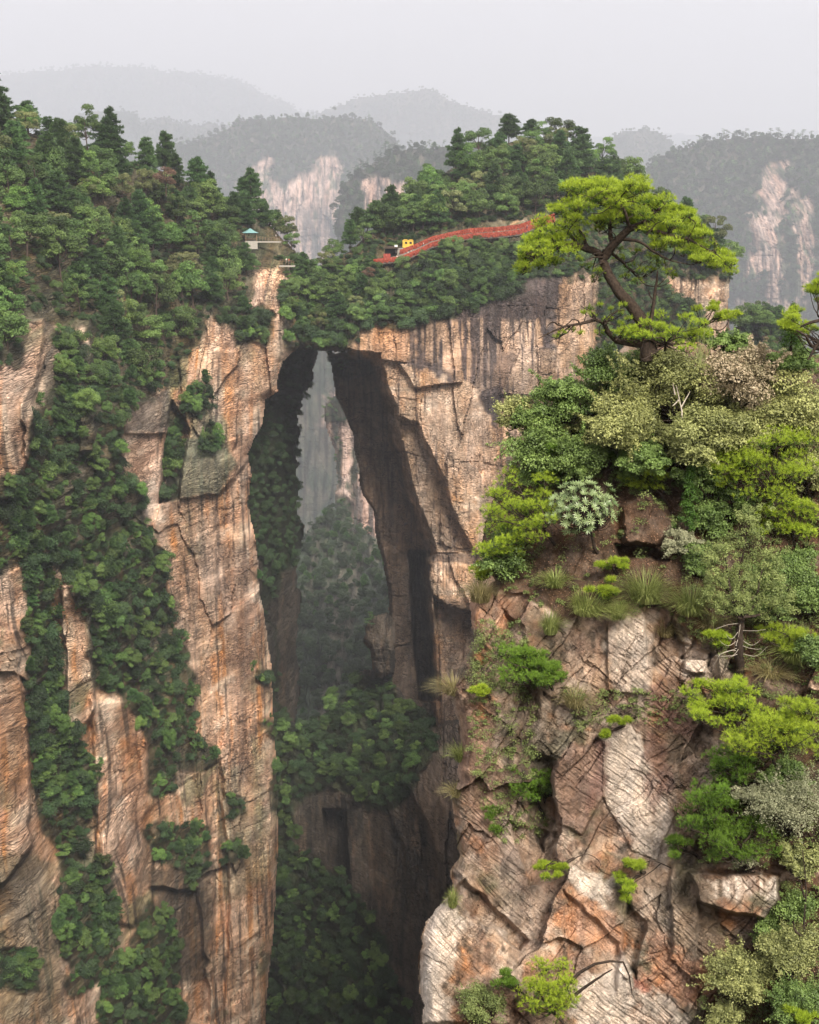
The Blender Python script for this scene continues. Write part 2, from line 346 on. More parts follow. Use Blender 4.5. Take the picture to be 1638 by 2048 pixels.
CREAM = C(205, 178, 158); PINK = C(196, 158, 138); ORANGE = C(190, 125, 80); GREY = C(112, 106, 98); DGREY = C(74, 68, 68); LICH = C(132, 134, 104)
PAL_L = dict(base=C(222, 182, 152), streaks=[(C(238, 210, 182), .45, .7, 3, 30, .85), (C(214, 150, 98), .5, .72, 1.6, 26, .85), (C(240, 220, 198), .55, .75, 5, 7, .6), (C(182, 134, 104), .48, .7, 7, 5, .6), (LICH * 1.1, .57, .72, 6, 14, .7), (C(92, 80, 70), .58, .73, .8, 22, .8)])
PAL_R = dict(base=C(222, 182, 150), streaks=[(C(234, 206, 180), .45, .75, 5, 9, .8), (C(212, 162, 118), .5, .74, 4, 8, .7), (C(238, 214, 190), .52, .75, 6, 3, .6), (C(150, 132, 116), .57, .75, 7, 10, .5), (C(92, 80, 76), .59, .74, .8, 20, .8)])
PAL_SHADE = dict(base=C(92, 82, 72), streaks=[(C(58, 56, 52), .45, .7, 3, 20, .8), (C(124, 102, 84), .55, .8, 3, 12, .6)])  # sandstone with the shade of gorge and slot put into its colours
PAL_F = dict(base=C(158, 132, 120), streaks=[(C(186, 160, 146), .4, .7, 3, 14, .8), (C(74, 72, 70), .5, .68, 1.2, 14, .85), (C(60, 72, 52), .55, .68, 4, 9, .9)])
PAL_K = dict(base=C(166, 140, 118), streaks=[(C(204, 182, 162), .48, .72, 5, 4, .8), (C(126, 98, 80), .46, .68, 4, 5, .85), (C(98, 94, 72), .48, .70, 7, 7, .85), (C(190, 130, 86), .58, .8, 5, 4, .55), (C(70, 62, 54), .56, .75, 2, 3, .8)])

# left cliff with the wooded ridge on it
VA1 = [(-260, 130), (0, 170), (300, 250), (590, 420), (620, 560), (572, 545), (560, 528), (510, 538), (498, 580), (480, 640), (440, 655), (405, 640), (395, 700), (340, 770), (280, 810), (240, 770), (200, 750), (160, 650), (60, 640), (40, 740), (0, 740), (-260, 780)]
VA2 = [(110, 640), (240, 750), (330, 780), (270, 800), (250, 870), (240, 950), (290, 970), (295, 1050), (330, 1110), (345, 1200), (370, 1290), (385, 1400), (400, 1460), (440, 1510), (410, 1540), (370, 1530), (330, 1600), (290, 1590), (300, 1480), (240, 1400), (190, 1390), (180, 1250), (130, 1170), (110, 1130), (90, 1150), (60, 1130), (0, 1160), (-200, 1160), (-200, 950), (0, 950), (50, 920), (70, 830), (110, 790)]
VA3 = [(52, 1090), (105, 1110), (116, 1250), (124, 1400), (160, 1470), (195, 1530), (190, 1620), (165, 1700), (215, 1730), (235, 1800), (228, 1950), (150, 1990), (114, 1900), (108, 1700), (62, 1560), (46, 1350)]
VA4 = [(290, 1800), (350, 1840), (360, 1960), (370, 2060), (200, 2100), (190, 1980), (270, 1900)]
VA5 = [(285, 1660), (350, 1655), (415, 1650), (420, 1760), (380, 1790), (350, 1740), (290, 1730)]
VA6 = [(375, 765), (420, 770), (425, 830), (370, 850)]
VA7 = [(395, 850), (440, 850), (440, 910), (400, 910)]
VA8 = [(355, 800), (372, 860), (345, 1000), (322, 1000), (332, 900)]
VA10 = [(440, 640), (520, 610), (545, 640), (530, 690), (470, 690)]
VA11 = [(555, 560), (610, 560), (606, 700), (575, 690), (560, 620)]
VA12 = [(450, 1690), (490, 1680), (480, 1730), (450, 1740)]
VA9 = [(-60, 1900), (70, 1890), (85, 1980), (-60, 1990)]
VA13 = [(520, 1435), (565, 1440), (560, 1490), (530, 1480)]
VA14 = [(540, 1530), (590, 1530), (590, 1630), (548, 1620)]
VA15 = [(510, 1330), (548, 1330), (548, 1370), (515, 1370)]
VA16 = [(500, 1140), (545, 1150), (548, 1190), (515, 1180)]
VA17 = [(455, 1590), (490, 1590), (485, 1640), (455, 1640)]
VEG_A = [VA13, VA14, VA15, VA16, VA17, VA1, VA2, VA3, VA4, VA5, VA6, VA7, VA8, VA9, VA10, VA11, VA12]
polyA = [(-260, 180), (0, 240), (75, 270), (190, 300), (310, 335), (440, 390), (520, 430), (560, 470), (592, 500), (604, 560), (604, 690), (590, 703), (566, 725), (556, 760), (555, 785), (531, 800), (526, 850), (511, 880), (497, 910), (504, 950), (495, 1010), (515, 1080), (520, 1180), (535, 1260), (546, 1370), (548, 1450), (556, 1560), (557, 1700), (552, 1800), (546, 1900), (536, 1980), (530, 2200), (-260, 2200)]
ctrlA = [(-260, 150, 420), (0, 240, 450), (300, 330, 500), (560, 480, 530), (600, 560, 505), (-260, 650, 310), (0, 620, 340), (150, 620, 392), (300, 650, 438), (450, 620, 466), (560, 600, 485), (590, 690, 486),
         (-260, 820, 300), (-260, 1250, 300), (-260, 1700, 300), (-260, 2200, 300), (0, 820, 325), (0, 1250, 325), (0, 1700, 325), (0, 2200, 325), (50, 820, 332), (50, 1250, 332), (50, 1700, 332), (50, 2200, 332), (130, 820, 362), (130, 1250, 362), (130, 1700, 362), (130, 2200, 362), (230, 820, 374), (230, 1250, 374), (230, 1700, 374), (230, 2200, 374), (300, 820, 408), (300, 1250, 408), (300, 1700, 408), (300, 2200, 408), (340, 820, 420), (340, 1250, 420), (340, 1700, 420), (340, 2200, 420), (400, 820, 436), (400, 1250, 436), (400, 1700, 436), (400, 2200, 436), (450, 820, 448), (450, 1250, 448), (450, 1700, 448), (450, 2200, 448), (500, 820, 462), (500, 1250, 462), (500, 1700, 462), (500, 2200, 462), (550, 820, 472), (550, 1250, 472), (550, 1700, 472), (550, 2200, 472)]
patA = [([(248, 868), (335, 868), (325, 1000), (300, 1080), (285, 960), (245, 950)], 5, 4, 3),
        ([(345, 800), (380, 860), (355, 1000), (318, 1010), (328, 880)], 9, 6, 4),
        ([(350, 700), (480, 700), (470, 960), (440, 990), (380, 1000), (355, 1000), (375, 850)], -5, 5, 8),
        ([(430, 1000), (500, 920), (505, 1000), (520, 1180), (450, 1230), (430, 1100)], 4, 5, 6),
        ([(150, 640), (180, 640), (190, 900), (160, 900)], -6, 10, 10),
        ([(120, 1170), (180, 1170), (190, 1420), (140, 1500), (130, 1300)], -8, 8, 6),
        ([(180, 1400), (300, 1400), (290, 1700), (270, 1850), (220, 1850), (190, 1600)], -6, 16, 8),
        ([(-20, 640), (90, 640), (60, 900), (20, 1000), (-20, 1000)], -8, 8, 8),
        ([(-20, 1250), (30, 1260), (60, 1500), (60, 1700), (-20, 1800)], -10, 8, 8),
        ([(300, 1780), (400, 1780), (420, 2048), (360, 2048)], 8, 10, 8),
        ([(410, 1540), (440, 1520), (460, 1800), (450, 2048), (425, 2048), (430, 1800)], 6, 8, 6)]
paintA = [([(250, 800), (340, 780), (350, 868), (248, 868)], GREY * .9, .8, 10, 8), ([(370, 880), (440, 870), (475, 930), (440, 985), (345, 1000), (360, 900)], C(118, 122, 102), .85, 12, 8),
          ([(420, 600), (560, 560), (550, 640), (500, 700), (440, 690)], C(150, 122, 105), .6, 20, 12), ([(300, 1740), (430, 1720), (420, 1960), (330, 1960)], C(92, 84, 72), .8, 14, 12),
          ([(430, 1560), (530, 1500), (540, 1760), (450, 1800)], C(160, 150, 118), .55, 30, 20), ([(-20, 1700), (110, 1720), (130, 2048), (-20, 2048)], C(120, 118, 92), .6, 30, 20),
          ([(380, 1040), (440, 1020), (430, 1300), (400, 1400), (370, 1300)], C(214, 182, 158), .5, 25, 15), ([(440, 1100), (500, 1100), (510, 1700), (470, 1500)], C(178, 144, 122), .7, 20, 10),
          ([(90, 640), (118, 660), (110, 820), (85, 800)], GREY, .7, 10, 6), ([(240, 1480), (310, 1480), (300, 1680), (250, 1640)], C(196, 128, 72), .5, 20, 12),
          ([(0, 1350), (50, 1350), (70, 1560), (0, 1600)], C(205, 150, 105), .5, 20, 12), ([(380, 600), (420, 640), (520, 640), (560, 560), (545, 760), (480, 800), (420, 720)], C(200, 160, 130), .4, 20, 10)]
mA = mass('left_cliff', polyA, ctrlA, 2.2, 1.0, 11, PAL_L, patA, paintA, VEG_A, edge=(22, 9), vegamp=4, skirt=90)

# shaded wall of the slot behind it
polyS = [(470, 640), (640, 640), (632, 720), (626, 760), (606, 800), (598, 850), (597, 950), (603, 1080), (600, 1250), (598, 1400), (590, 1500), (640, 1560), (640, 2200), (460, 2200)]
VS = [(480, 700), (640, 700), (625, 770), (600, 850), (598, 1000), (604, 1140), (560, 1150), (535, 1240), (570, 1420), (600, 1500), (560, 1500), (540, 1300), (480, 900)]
mS = mass('slot_wall', polyS, [(470, 640, 520), (560, 900, 528), (500, 900, 505), (600, 900, 570), (610, 720, 560), (600, 1300, 565), (550, 1300, 520), (590, 1600, 545), (500, 1600, 520), (520, 2048, 520), (620, 2048, 540)], 2.2, 1.0, 23, PAL_SHADE, veg=[VS], edge=(12, 12), skirt=60, ragged=16)

# natural bridge, right pier and the cliff that carries the path
PIER = [(744, 716), (757, 740), (762, 770), (784, 822), (782, 848), (801, 911), (814, 974), (831, 1018), (845, 1056), (862, 1104), (851, 1119), (845, 1160), (855, 1193), (862, 1260), (868, 1345), (870, 1400), (870, 1460), (640, 1460), (600, 700)]
VB1 = [(560, 520), (600, 540), (700, 530), (740, 540), (850, 500), (1000, 460), (1090, 440), (1300, 400), (1480, 450), (1480, 560), (1240, 560), (1060, 560), (1010, 600), (900, 640), (800, 650), (745, 655), (705, 700), (600, 712), (560, 640)]
VB2 = [(600, 420), (700, 400), (840, 330), (1000, 230), (1280, 280), (1500, 440), (1500, 560), (1290, 480), (1090, 440), (1000, 460), (850, 500), (740, 540), (600, 560)]
VB3 = [(1188, 660), (1200, 545), (1310, 540), (1340, 590), (1400, 620), (1430, 690), (1466, 640), (1520, 600), (1650, 640), (1760, 1000), (1400, 1000), (1190, 1000), (1180, 800)]
VB4 = [(600, 696), (700, 700), (690, 760), (650, 740)]
polyB = [(585, 520), (640, 535), (700, 500), (750, 455), (830, 425), (862, 366), (905, 335), (960, 305), (1020, 282), (1090, 275), (1160, 302), (1250, 362), (1300, 425), (1400, 470), (1462, 512), (1458, 600), (1464, 690), (1476, 640), (1520, 618), (1570, 632), (1610, 700), (1700, 800), (1700, 2100), (930, 2100), (905, 1700), (868, 1440), (815, 1412), (768, 1385), (772, 1320), (779, 1250), (776, 1180), (766, 1130), (751, 1070), (746, 1025), (723, 990), (715, 940), (708, 900), (705, 870), (690, 830), (671, 795), (668, 765), (662, 735), (652, 706), (700, 704), (590, 702), (565, 660)]
ctrlB = [(590, 520, 515), (640, 535, 515), (600, 700, 490), (700, 700, 492), (740, 700, 492), (700, 500, 522), (900, 480, 520), (1050, 460, 522), (1000, 300, 590), (1160, 310, 600), (850, 420, 545), (1300, 420, 600), (900, 640, 498), (1060, 640, 498), (1180, 560, 505), (760, 760, 494), (850, 900, 495), (980, 900, 488), (900, 1100, 497), (960, 1150, 488), (1180, 700, 500), (1250, 700, 560), (1450, 560, 575), (1450, 690, 578), (1500, 640, 600), (1600, 720, 600), (1700, 1200, 590), (700, 850, 500), (800, 1250, 500), (900, 1400, 490), (880, 1700, 480), (900, 2048, 470), (1400, 1200, 560)]
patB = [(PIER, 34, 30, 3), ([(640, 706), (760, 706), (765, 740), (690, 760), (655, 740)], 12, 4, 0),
        ([(820, 1104), (851, 1104), (860, 1240), (880, 1400), (840, 1400), (822, 1200)], 22, 8, 4),
        ([(700, 640), (816, 640), (816, 727), (745, 716), (690, 706)], -3, 3, 3), ([(832, 848), (862, 907), (888, 963), (899, 1011), (921, 1056), (947, 1104), (862, 1104), (831, 1018), (801, 911), (784, 830)], 7, 12, 5),
        ([(800, 727), (920, 740), (925, 765), (830, 775)], -3, 3, 3), ([(850, 1104), (1000, 1104), (1000, 1130), (856, 1125)], 4, 4, 3),
        ([(870, 1190), (896, 1213), (940, 1222), (1100, 1230), (1100, 1500), (880, 1500), (875, 1345)], 12, 5, 4),
        ([(1190, 540), (1300, 500), (1520, 540), (1520, 1500), (1180, 1500), (1176, 780)], 12, 6, 5), ([(1040, 700), (1110, 690), (1120, 790), (1000, 790)], -3, 5, 4)]
VARN = C(80, 72, 74)
paintB = [([(800, 560), (1160, 500), (1160, 650), (1110, 700), (1020, 800), (985, 860), (960, 770), (830, 740), (815, 650)], VARN, .93, 16, 22), ([(830, 640), (1100, 640), (1060, 760), (960, 780), (850, 720)], C(205, 172, 146), .8, 14, 8, .07), ([(940, 700), (1050, 700), (1020, 1100), (985, 1000), (985, 850), (945, 780)], VARN, .6, 20, 14, .12),
          ([(1140, 520), (1195, 500), (1190, 720), (1120, 740), (1110, 640)], C(205, 165, 130), .75, 10, 12), ([(1040, 640), (1090, 640), (1085, 690), (1050, 690)], C(205, 170, 140), .8, 8, 8, .15),
          ([(1040, 700), (1110, 700), (1110, 800), (1000, 800)], C(205, 175, 150), .7, 10, 8, .2), ([(745, 640), (816, 650), (816, 727), (745, 716)], C(200, 150, 112), .8, 8, 5),
          ([(700, 1100), (870, 1104), (870, 1500), (700, 1500)], C(80, 70, 60), .8, 20, 10), (PIER, C(92, 78, 68), .85, 20, 6),  # inner pier and alcove: shade inside the arch painted as darker rock
          ([(832, 848), (888, 963), (947, 1104), (862, 1104), (801, 911), (760, 770)], C(164, 142, 122), .75, 16, 8), ([(880, 1200), (1100, 1230), (1100, 1500), (880, 1500)], C(112, 98, 88), .7, 12, 8),
          ([(860, 780), (940, 770), (985, 860), (985, 1000), (920, 960), (870, 880)], C(212, 180, 155), .5, 20, 12), ([(870, 1104), (960, 1108), (960, 1130), (860, 1122)], DGREY, .7, 5, 4)]
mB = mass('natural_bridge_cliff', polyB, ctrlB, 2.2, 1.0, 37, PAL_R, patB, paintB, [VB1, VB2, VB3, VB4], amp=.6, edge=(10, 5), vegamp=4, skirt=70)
# gorge bottom: dark wooded slope and buttresses
polyG = [(540, 1430), (600, 1445), (650, 1425), (690, 1390), (720, 1340), (770, 1330), (830, 1420), (860, 1390), (940, 1440), (1000, 1500), (1000, 2300), (460, 2300), (500, 1500)]
VG = [(540, 1400), (660, 1400), (770, 1340), (830, 1430), (862, 1420), (872, 1500), (820, 1590), (760, 1620), (700, 1590), (650, 1575), (600, 1600), (590, 1690), (640, 1720), (720, 1790), (770, 1880), (800, 2000), (850, 2100), (880, 2300), (460, 2300), (500, 1500)]
mG = mass('gorge_buttress', polyG, [(540, 1400, 520), (540, 1700, 515), (540, 2048, 508), (540, 2300, 505), (650, 1400, 535), (650, 2048, 478), (750, 1350, 530), (930, 1440, 505), (600, 1600, 515), (750, 1600, 490), (860, 1550, 468), (950, 1550, 458), (740, 1800, 480), (850, 2048, 445), (700, 2300, 450)], 3, 1.0, 51, PAL_SHADE,
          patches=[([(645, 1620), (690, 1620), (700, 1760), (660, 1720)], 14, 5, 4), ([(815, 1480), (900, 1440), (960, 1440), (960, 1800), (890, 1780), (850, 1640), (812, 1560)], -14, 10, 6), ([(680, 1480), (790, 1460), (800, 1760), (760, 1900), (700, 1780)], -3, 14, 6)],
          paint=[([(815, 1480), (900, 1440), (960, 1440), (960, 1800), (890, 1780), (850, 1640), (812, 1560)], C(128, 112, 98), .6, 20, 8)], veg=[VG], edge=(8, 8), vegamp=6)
mass('rock_stack', [(728, 1248), (748, 1232), (775, 1225), (790, 1240), (790, 1350), (760, 1360), (742, 1340), (738, 1300), (724, 1280)], [(730, 1240, 515), (780, 1240, 512), (740, 1340, 515), (780, 1340, 512), (755, 1290, 508)], 2.2, .7, 61, PAL_SHADE, edge=(14, 6), skirt=14, ragged=6)

# beyond the gap and the far hills
def far_mass(name, poly, ctrl, seed, unit, veg, step=3, **k):
    return mass(name, poly, ctrl, step, unit, seed, PAL_F, veg=veg, mat=M_FAR, soil=C(46, 56, 44), **k)
mV = far_mass('valley_slope', [(560, 1130), (590, 1100), (620, 1050), (660, 1010), (700, 1040), (760, 1080), (900, 1100), (900, 1560), (560, 1560)], [(570, 1130, 1000), (680, 1030, 1100), (760, 1100, 1040), (600, 1300, 850), (760, 1300, 830), (600, 1500, 700), (760, 1500, 690)], 71, 3, [[(500, 1000), (950, 1000), (950, 1650), (500, 1650)]], vegamp=10, skirt=100)
mP = far_mass('rock_pillar', [(646, 830), (655, 800), (690, 780), (800, 780), (800, 1130), (740, 1110), (700, 1080), (672, 1050), (668, 1000), (675, 960), (668, 900), (655, 870)], [(650, 830, 1220), (700, 800, 1200), (780, 900, 1210), (680, 1050, 1190), (760, 1080, 1180)], 72, 3, [[(640, 770), (700, 790), (690, 850), (650, 850)], [(655, 1000), (700, 1010), (690, 1050), (660, 1040)], [(665, 860), (675, 960), (660, 1010), (655, 900)]], edge=(10, 10))
mC = far_mass('hazy_gorge_wall', [(560, 560), (840, 560), (840, 1300), (560, 1300)], [(560, 600, 2600), (800, 600, 2600), (600, 1100, 2400), (800, 1100, 2400)], 73, 6, [[(560, 560), (640, 560), (640, 800), (620, 900), (700, 1300), (500, 1300)], [(500, 500), (900, 500), (900, 780), (625, 790), (618, 840), (900, 860), (900, 1300), (500, 1300)]], skirt=150)
mF = far_mass('wooded_butte', [(672, 420), (690, 370), (720, 340), (790, 300), (860, 292), (930, 285), (990, 300), (1050, 320), (1100, 420), (1100, 640), (660, 640), (668, 520)], [(680, 400, 3099), (800, 310, 3250), (950, 300, 3288), (760, 400, 3024), (700, 500, 3024), (900, 450, 3061), (1050, 500, 3061)], 74, 3.5,
              [[(600, 240), (1150, 240), (1150, 700), (600, 700)]], bare=[[(728, 362), (812, 355), (815, 385), (790, 415), (775, 440), (730, 430)]], edge=(20, 25), vegamp=8, ragged=9)
mGc = far_mass('hazy_cliff', [(160, 340), (300, 300), (420, 270), (480, 240), (560, 235), (640, 235), (740, 240), (790, 275), (830, 330), (830, 620), (200, 620)], [(300, 300, 6142), (480, 260, 6048), (640, 250, 6048), (780, 300, 6142), (480, 400, 5575), (640, 400, 5556), (640, 500, 5517), (200, 500, 5859)], 75, 6,
               [[(100, 380), (420, 200), (820, 200), (840, 330), (830, 620), (720, 620), (680, 480), (690, 330), (650, 315), (600, 360), (560, 380), (540, 320), (480, 330), (470, 400), (200, 620)]], edge=(20, 50), vegamp=14, ragged=9, skirt=200, amp=1.3)
mR = far_mass('right_hazy_mountain', [(1268, 420), (1290, 340), (1330, 300), (1400, 285), (1470, 275), (1550, 272), (1638, 275), (1800, 260), (1900, 260), (1900, 900), (1180, 900), (1250, 560)], [(1290, 340, 4347), (1470, 285, 4536), (1800, 270, 4347), (1400, 500, 4063), (1600, 450, 3969), (1600, 700, 3874), (1300, 700, 4120), (1800, 700, 3780)], 76, 4.5,
              [[(1100, 200), (2000, 200), (2000, 1000), (1100, 1000)]], bare=[[(1525, 345), (1575, 325), (1580, 420), (1562, 480), (1572, 640), (1530, 640), (1535, 480)], [(1588, 370), (1622, 380), (1630, 560), (1600, 640)], [(1500, 430), (1545, 440), (1545, 545), (1500, 560)], [(1470, 590), (1620, 600), (1620, 760), (1460, 760)]], edge=(24, 30), vegamp=10, ragged=9, skirt=200, amp=1.3)
def ridge(name, prof, D, seed, bottom=420):
    poly = prof + [(prof[-1][0], bottom), (prof[0][0], bottom)]
    c = []
    for x, y in prof[::2] + [prof[-1]]: c += [(x, y, D * 1.03), (x + 7, bottom, D * .93)]
    return far_mass(name, poly, c, seed, D / 450., [[(-900, -200), (2600, -200), (2600, 900), (-900, 900)]], step=4, edge=(14, D * .012), vegamp=D * .006, skirt=D * .1, ragged=9)
R1 = ridge('far_ridge', [(-500, 230), (-300, 190), (0, 152), (80, 140), (200, 130), (330, 138), (470, 155), (540, 190), (590, 215), (660, 240), (760, 290)], 16500, 81)
R2 = ridge('far_peak', [(560, 260), (640, 222), (700, 200), (770, 188), (850, 178), (900, 192), (960, 218), (1010, 226), (1060, 262), (1120, 290), (1200, 320)], 12500, 82)
R3 = ridge('hazy_hill', [(100, 290), (160, 225), (220, 215), (275, 222), (285, 240), (330, 236), (400, 245), (460, 250), (520, 300)], 10000, 83)
R4 = ridge('hazy_knoll', [(1160, 330), (1200, 292), (1240, 262), (1290, 254), (1330, 268), (1360, 300), (1420, 330)], 9000, 84)
R5 = ridge('background_ridge', [(-2600, 330), (-1500, 250), (-400, 260), (500, 285), (1100, 270), (1700, 262), (2400, 280), (3600, 260)], 20000, 85)

# ground sheet
gg = 21500; gz = -1600
me = mesh('ground', [(-gg, -800, gz), (gg, -800, gz), (gg, 21500, gz), (-gg, 21500, gz)], np.array([[0, 1, 2, 3]]), [plain('valley_ground', tuple(C(50, 66, 44)), .95, .3, .02)])
obj('ground', me, kind='structure')
# unseen viewpoint cliff and crag foot, below and behind the camera, added to darken gorge
gx = np.linspace(-420, 420, 85); gy = np.r_[np.linspace(-500, 0, 26), np.linspace(4, 70, 34)]
GX, GY = np.meshgrid(gx, gy); edge_ = 14 + 10 * fbm(GX / 40, GX * 0, 95, 3)
GZ = np.where(GY < edge_, -14 + 3 * fbm(GX / 20, GY / 20, 96, 3) - .1 * np.clip(GY, 0, 99) - .01 * abs(GX), -16 - (GY - edge_) * 9 + 4 * fbm(GX / 9, GY / 5, 97, 4)); GZ = np.minimum(GZ, -.72 * GY - 4)
GZ = np.where(GY > 69, gz, GZ); H_, W_ = GX.shape; ix = np.arange(H_ * W_).reshape(H_, W_)
obj('unseen_viewpoint_cliff', mesh('unseen_viewpoint_cliff', np.stack([GX, GY, GZ], -1).reshape(-1, 3), np.stack([ix[:-1, :-1], ix[:-1, 1:], ix[1:, 1:], ix[1:, :-1]], -1).reshape(-1, 4), [M_ROCK], {'col': np.tile(C(120, 112, 90), (H_ * W_, 1))}), kind='structure')
gx = np.linspace(0, 1, 50); gy = np.linspace(50, 430, 60); SX, GY = np.meshgrid(gx, gy)  # unseen ridge behind the crag, added and shaped to shade the gorge
XL = .06 * GY + 3 + 3 * fbm(GY / 25, GY * 0, 98, 3); GX = XL + SX ** 1.6 * 420; TOPZ = -GY * (.33 - .165 * np.clip((GX - XL) / (.047 * GY + 4), 0, 1)) - 7 + 4 * fbm(GX / 30, GY / 30, 99, 4) - .05 * np.clip(GX - XL - 200, 0, 999)
GZ = np.where(SX < .03, gz, TOPZ - 10 * np.exp(-(GX - XL) / 6)); H_, W_ = GX.shape; ix = np.arange(H_ * W_).reshape(H_, W_)
V_ = np.stack([GX, GY, GZ], -1).reshape(-1, 3); F_ = np.stack([ix[:-1, :-1], ix[:-1, 1:], ix[1:, 1:], ix[1:, :-1]], -1).reshape(-1, 4)
n_ = len(V_); bk = V_[ix[-1]].copy(); bk[:, 2] = gz; V_ = np.r_[V_, bk]; F_ = np.r_[F_, np.stack([ix[-1][:-1], ix[-1][1:], n_ + np.arange(1, W_), n_ + np.arange(W_ - 1)], -1)]
obj('unseen_shade_ridge', mesh('unseen_shade_ridge', V_, F_, [M_ROCK], {'col': np.where((np.r_[GZ.ravel(), bk[:, 2]] > gz + 5)[:, None], C(62, 74, 46), C(190, 160, 135))}), kind='structure')
# ------------------------------------------------------------------ foreground crag
polyK = [(1250, 690), (1350, 680), (1500, 690), (1650, 715), (1900, 730), (1900, 2250), (850, 2250), (846, 2048), (840, 1970), (838, 1920), (845, 1870), (856, 1838), (872, 1812), (903, 1784), (904, 1742), (914, 1710), (912, 1660), (904, 1620), (899, 1592), (918, 1562), (911, 1540), (924, 1500), (915, 1440), (905, 1410), (900, 1372), (914, 1342), (948, 1282), (938, 1232), (940, 1190), (985, 1160), (960, 1080), (985, 1000), (1020, 930), (1080, 860), (1160, 780)]
ctrlK = [(1250, 690, 47), (1638, 710, 47), (1900, 730, 47), (1100, 850, 46.5), (1300, 850, 45), (1600, 850, 45), (980, 1000, 46), (1150, 980, 44.5), (1300, 960, 44), (1600, 980, 43.5), (1000, 1150, 44), (1150, 1090, 43.2), (1350, 1080, 43), (1600, 1100, 42.5), (1200, 1200, 41.6), (1330, 1200, 41.2), (1500, 1220, 41.0), (1638, 1250, 40.5),
         (1250, 1290, 41.0), (1400, 1290, 40.2), (1500, 1350, 39.2), (1638, 1380, 38.8), (1350, 1400, 39.9), (960, 1250, 42.6), (1080, 1300, 41.9), (910, 1400, 42.3), (1050, 1450, 41.2), (1250, 1500, 40.3), (1450, 1500, 39.0), (1638, 1500, 38.2), (915, 1650, 41.8), (1100, 1650, 40.6), (1280, 1700, 39.6), (1500, 1680, 38.2), (1638, 1650, 37.6), (870, 1850, 40.9), (1000, 1850, 40.2), (1150, 1850, 39.6), (1300, 1850, 38.8), (1480, 1830, 37.6), (1638, 1850, 37.2), (850, 2048, 40.2), (1050, 2048, 39.2), (1250, 2048, 38.4), (1500, 2048, 37.0), (1900, 2048, 35), (1900, 1300, 38), (1300, 2250, 37.5)]
patK = [([(1240, 1010), (1300, 985), (1350, 1050), (1310, 1090), (1250, 1080)], -.7, 14, 8), ([(1230, 1085), (1310, 1092), (1340, 1120), (1240, 1115)], .7, 6, 6),
        ([(1130, 1500), (1215, 1480), (1206, 1590), (1165, 1668), (1110, 1645), (1105, 1520)], -.25, 5, 4), ([(1212, 1470), (1262, 1455), (1300, 1520), (1350, 1530), (1368, 1560), (1342, 1650), (1311, 1720), (1265, 1700), (1204, 1590)], -.12, 4, 4),
        ([(1060, 1500), (1108, 1520), (1112, 1640), (1085, 1700), (1060, 1640)], .8, 10, 8), ([(1010, 1220), (1050, 1260), (1080, 1420), (1050, 1500), (1030, 1380)], .35, 12, 12),
        ([(1215, 1215), (1310, 1245), (1300, 1390), (1215, 1380)], -.2, 5, 5), ([(1380, 1745), (1555, 1750), (1560, 1800), (1530, 1835), (1440, 1820), (1400, 1800)], -.9, 7, 6), ([(1430, 1822), (1530, 1838), (1520, 1870), (1440, 1860)], .25, 6, 5),
        ([(1340, 1725), (1400, 1735), (1390, 1960), (1345, 1920)], -.3, 6, 6), ([(1127, 1780), (1240, 1890), (1230, 1990), (1140, 1970)], .3, 10, 8), ([(1255, 1800), (1290, 1840), (1270, 1960), (1245, 1900)], .5, 8, 8),
        ([(845, 1830), (900, 1800), (960, 1850), (1010, 1860), (1035, 1960), (1025, 2048), (840, 2048)], -.5, 12, 12), ([(900, 1790), (1040, 1900), (1060, 1880), (930, 1760)], .5, 8, 8), ([(1290, 1200), (1300, 1330), (1360, 1390), (1450, 1400), (1430, 1310), (1360, 1280), (1340, 1210)], .5, 10, 8),
        ([(1370, 1290), (1420, 1300), (1410, 1350), (1370, 1340)], -.4, 6, 5), ([(1020, 1640), (1110, 1670), (1120, 1760), (1060, 1770)], .35, 8, 8)]
PALE = C(216, 200, 184); MAR = C(128, 98, 88); LIT = C(92, 68, 50); ORK = C(186, 132, 94)
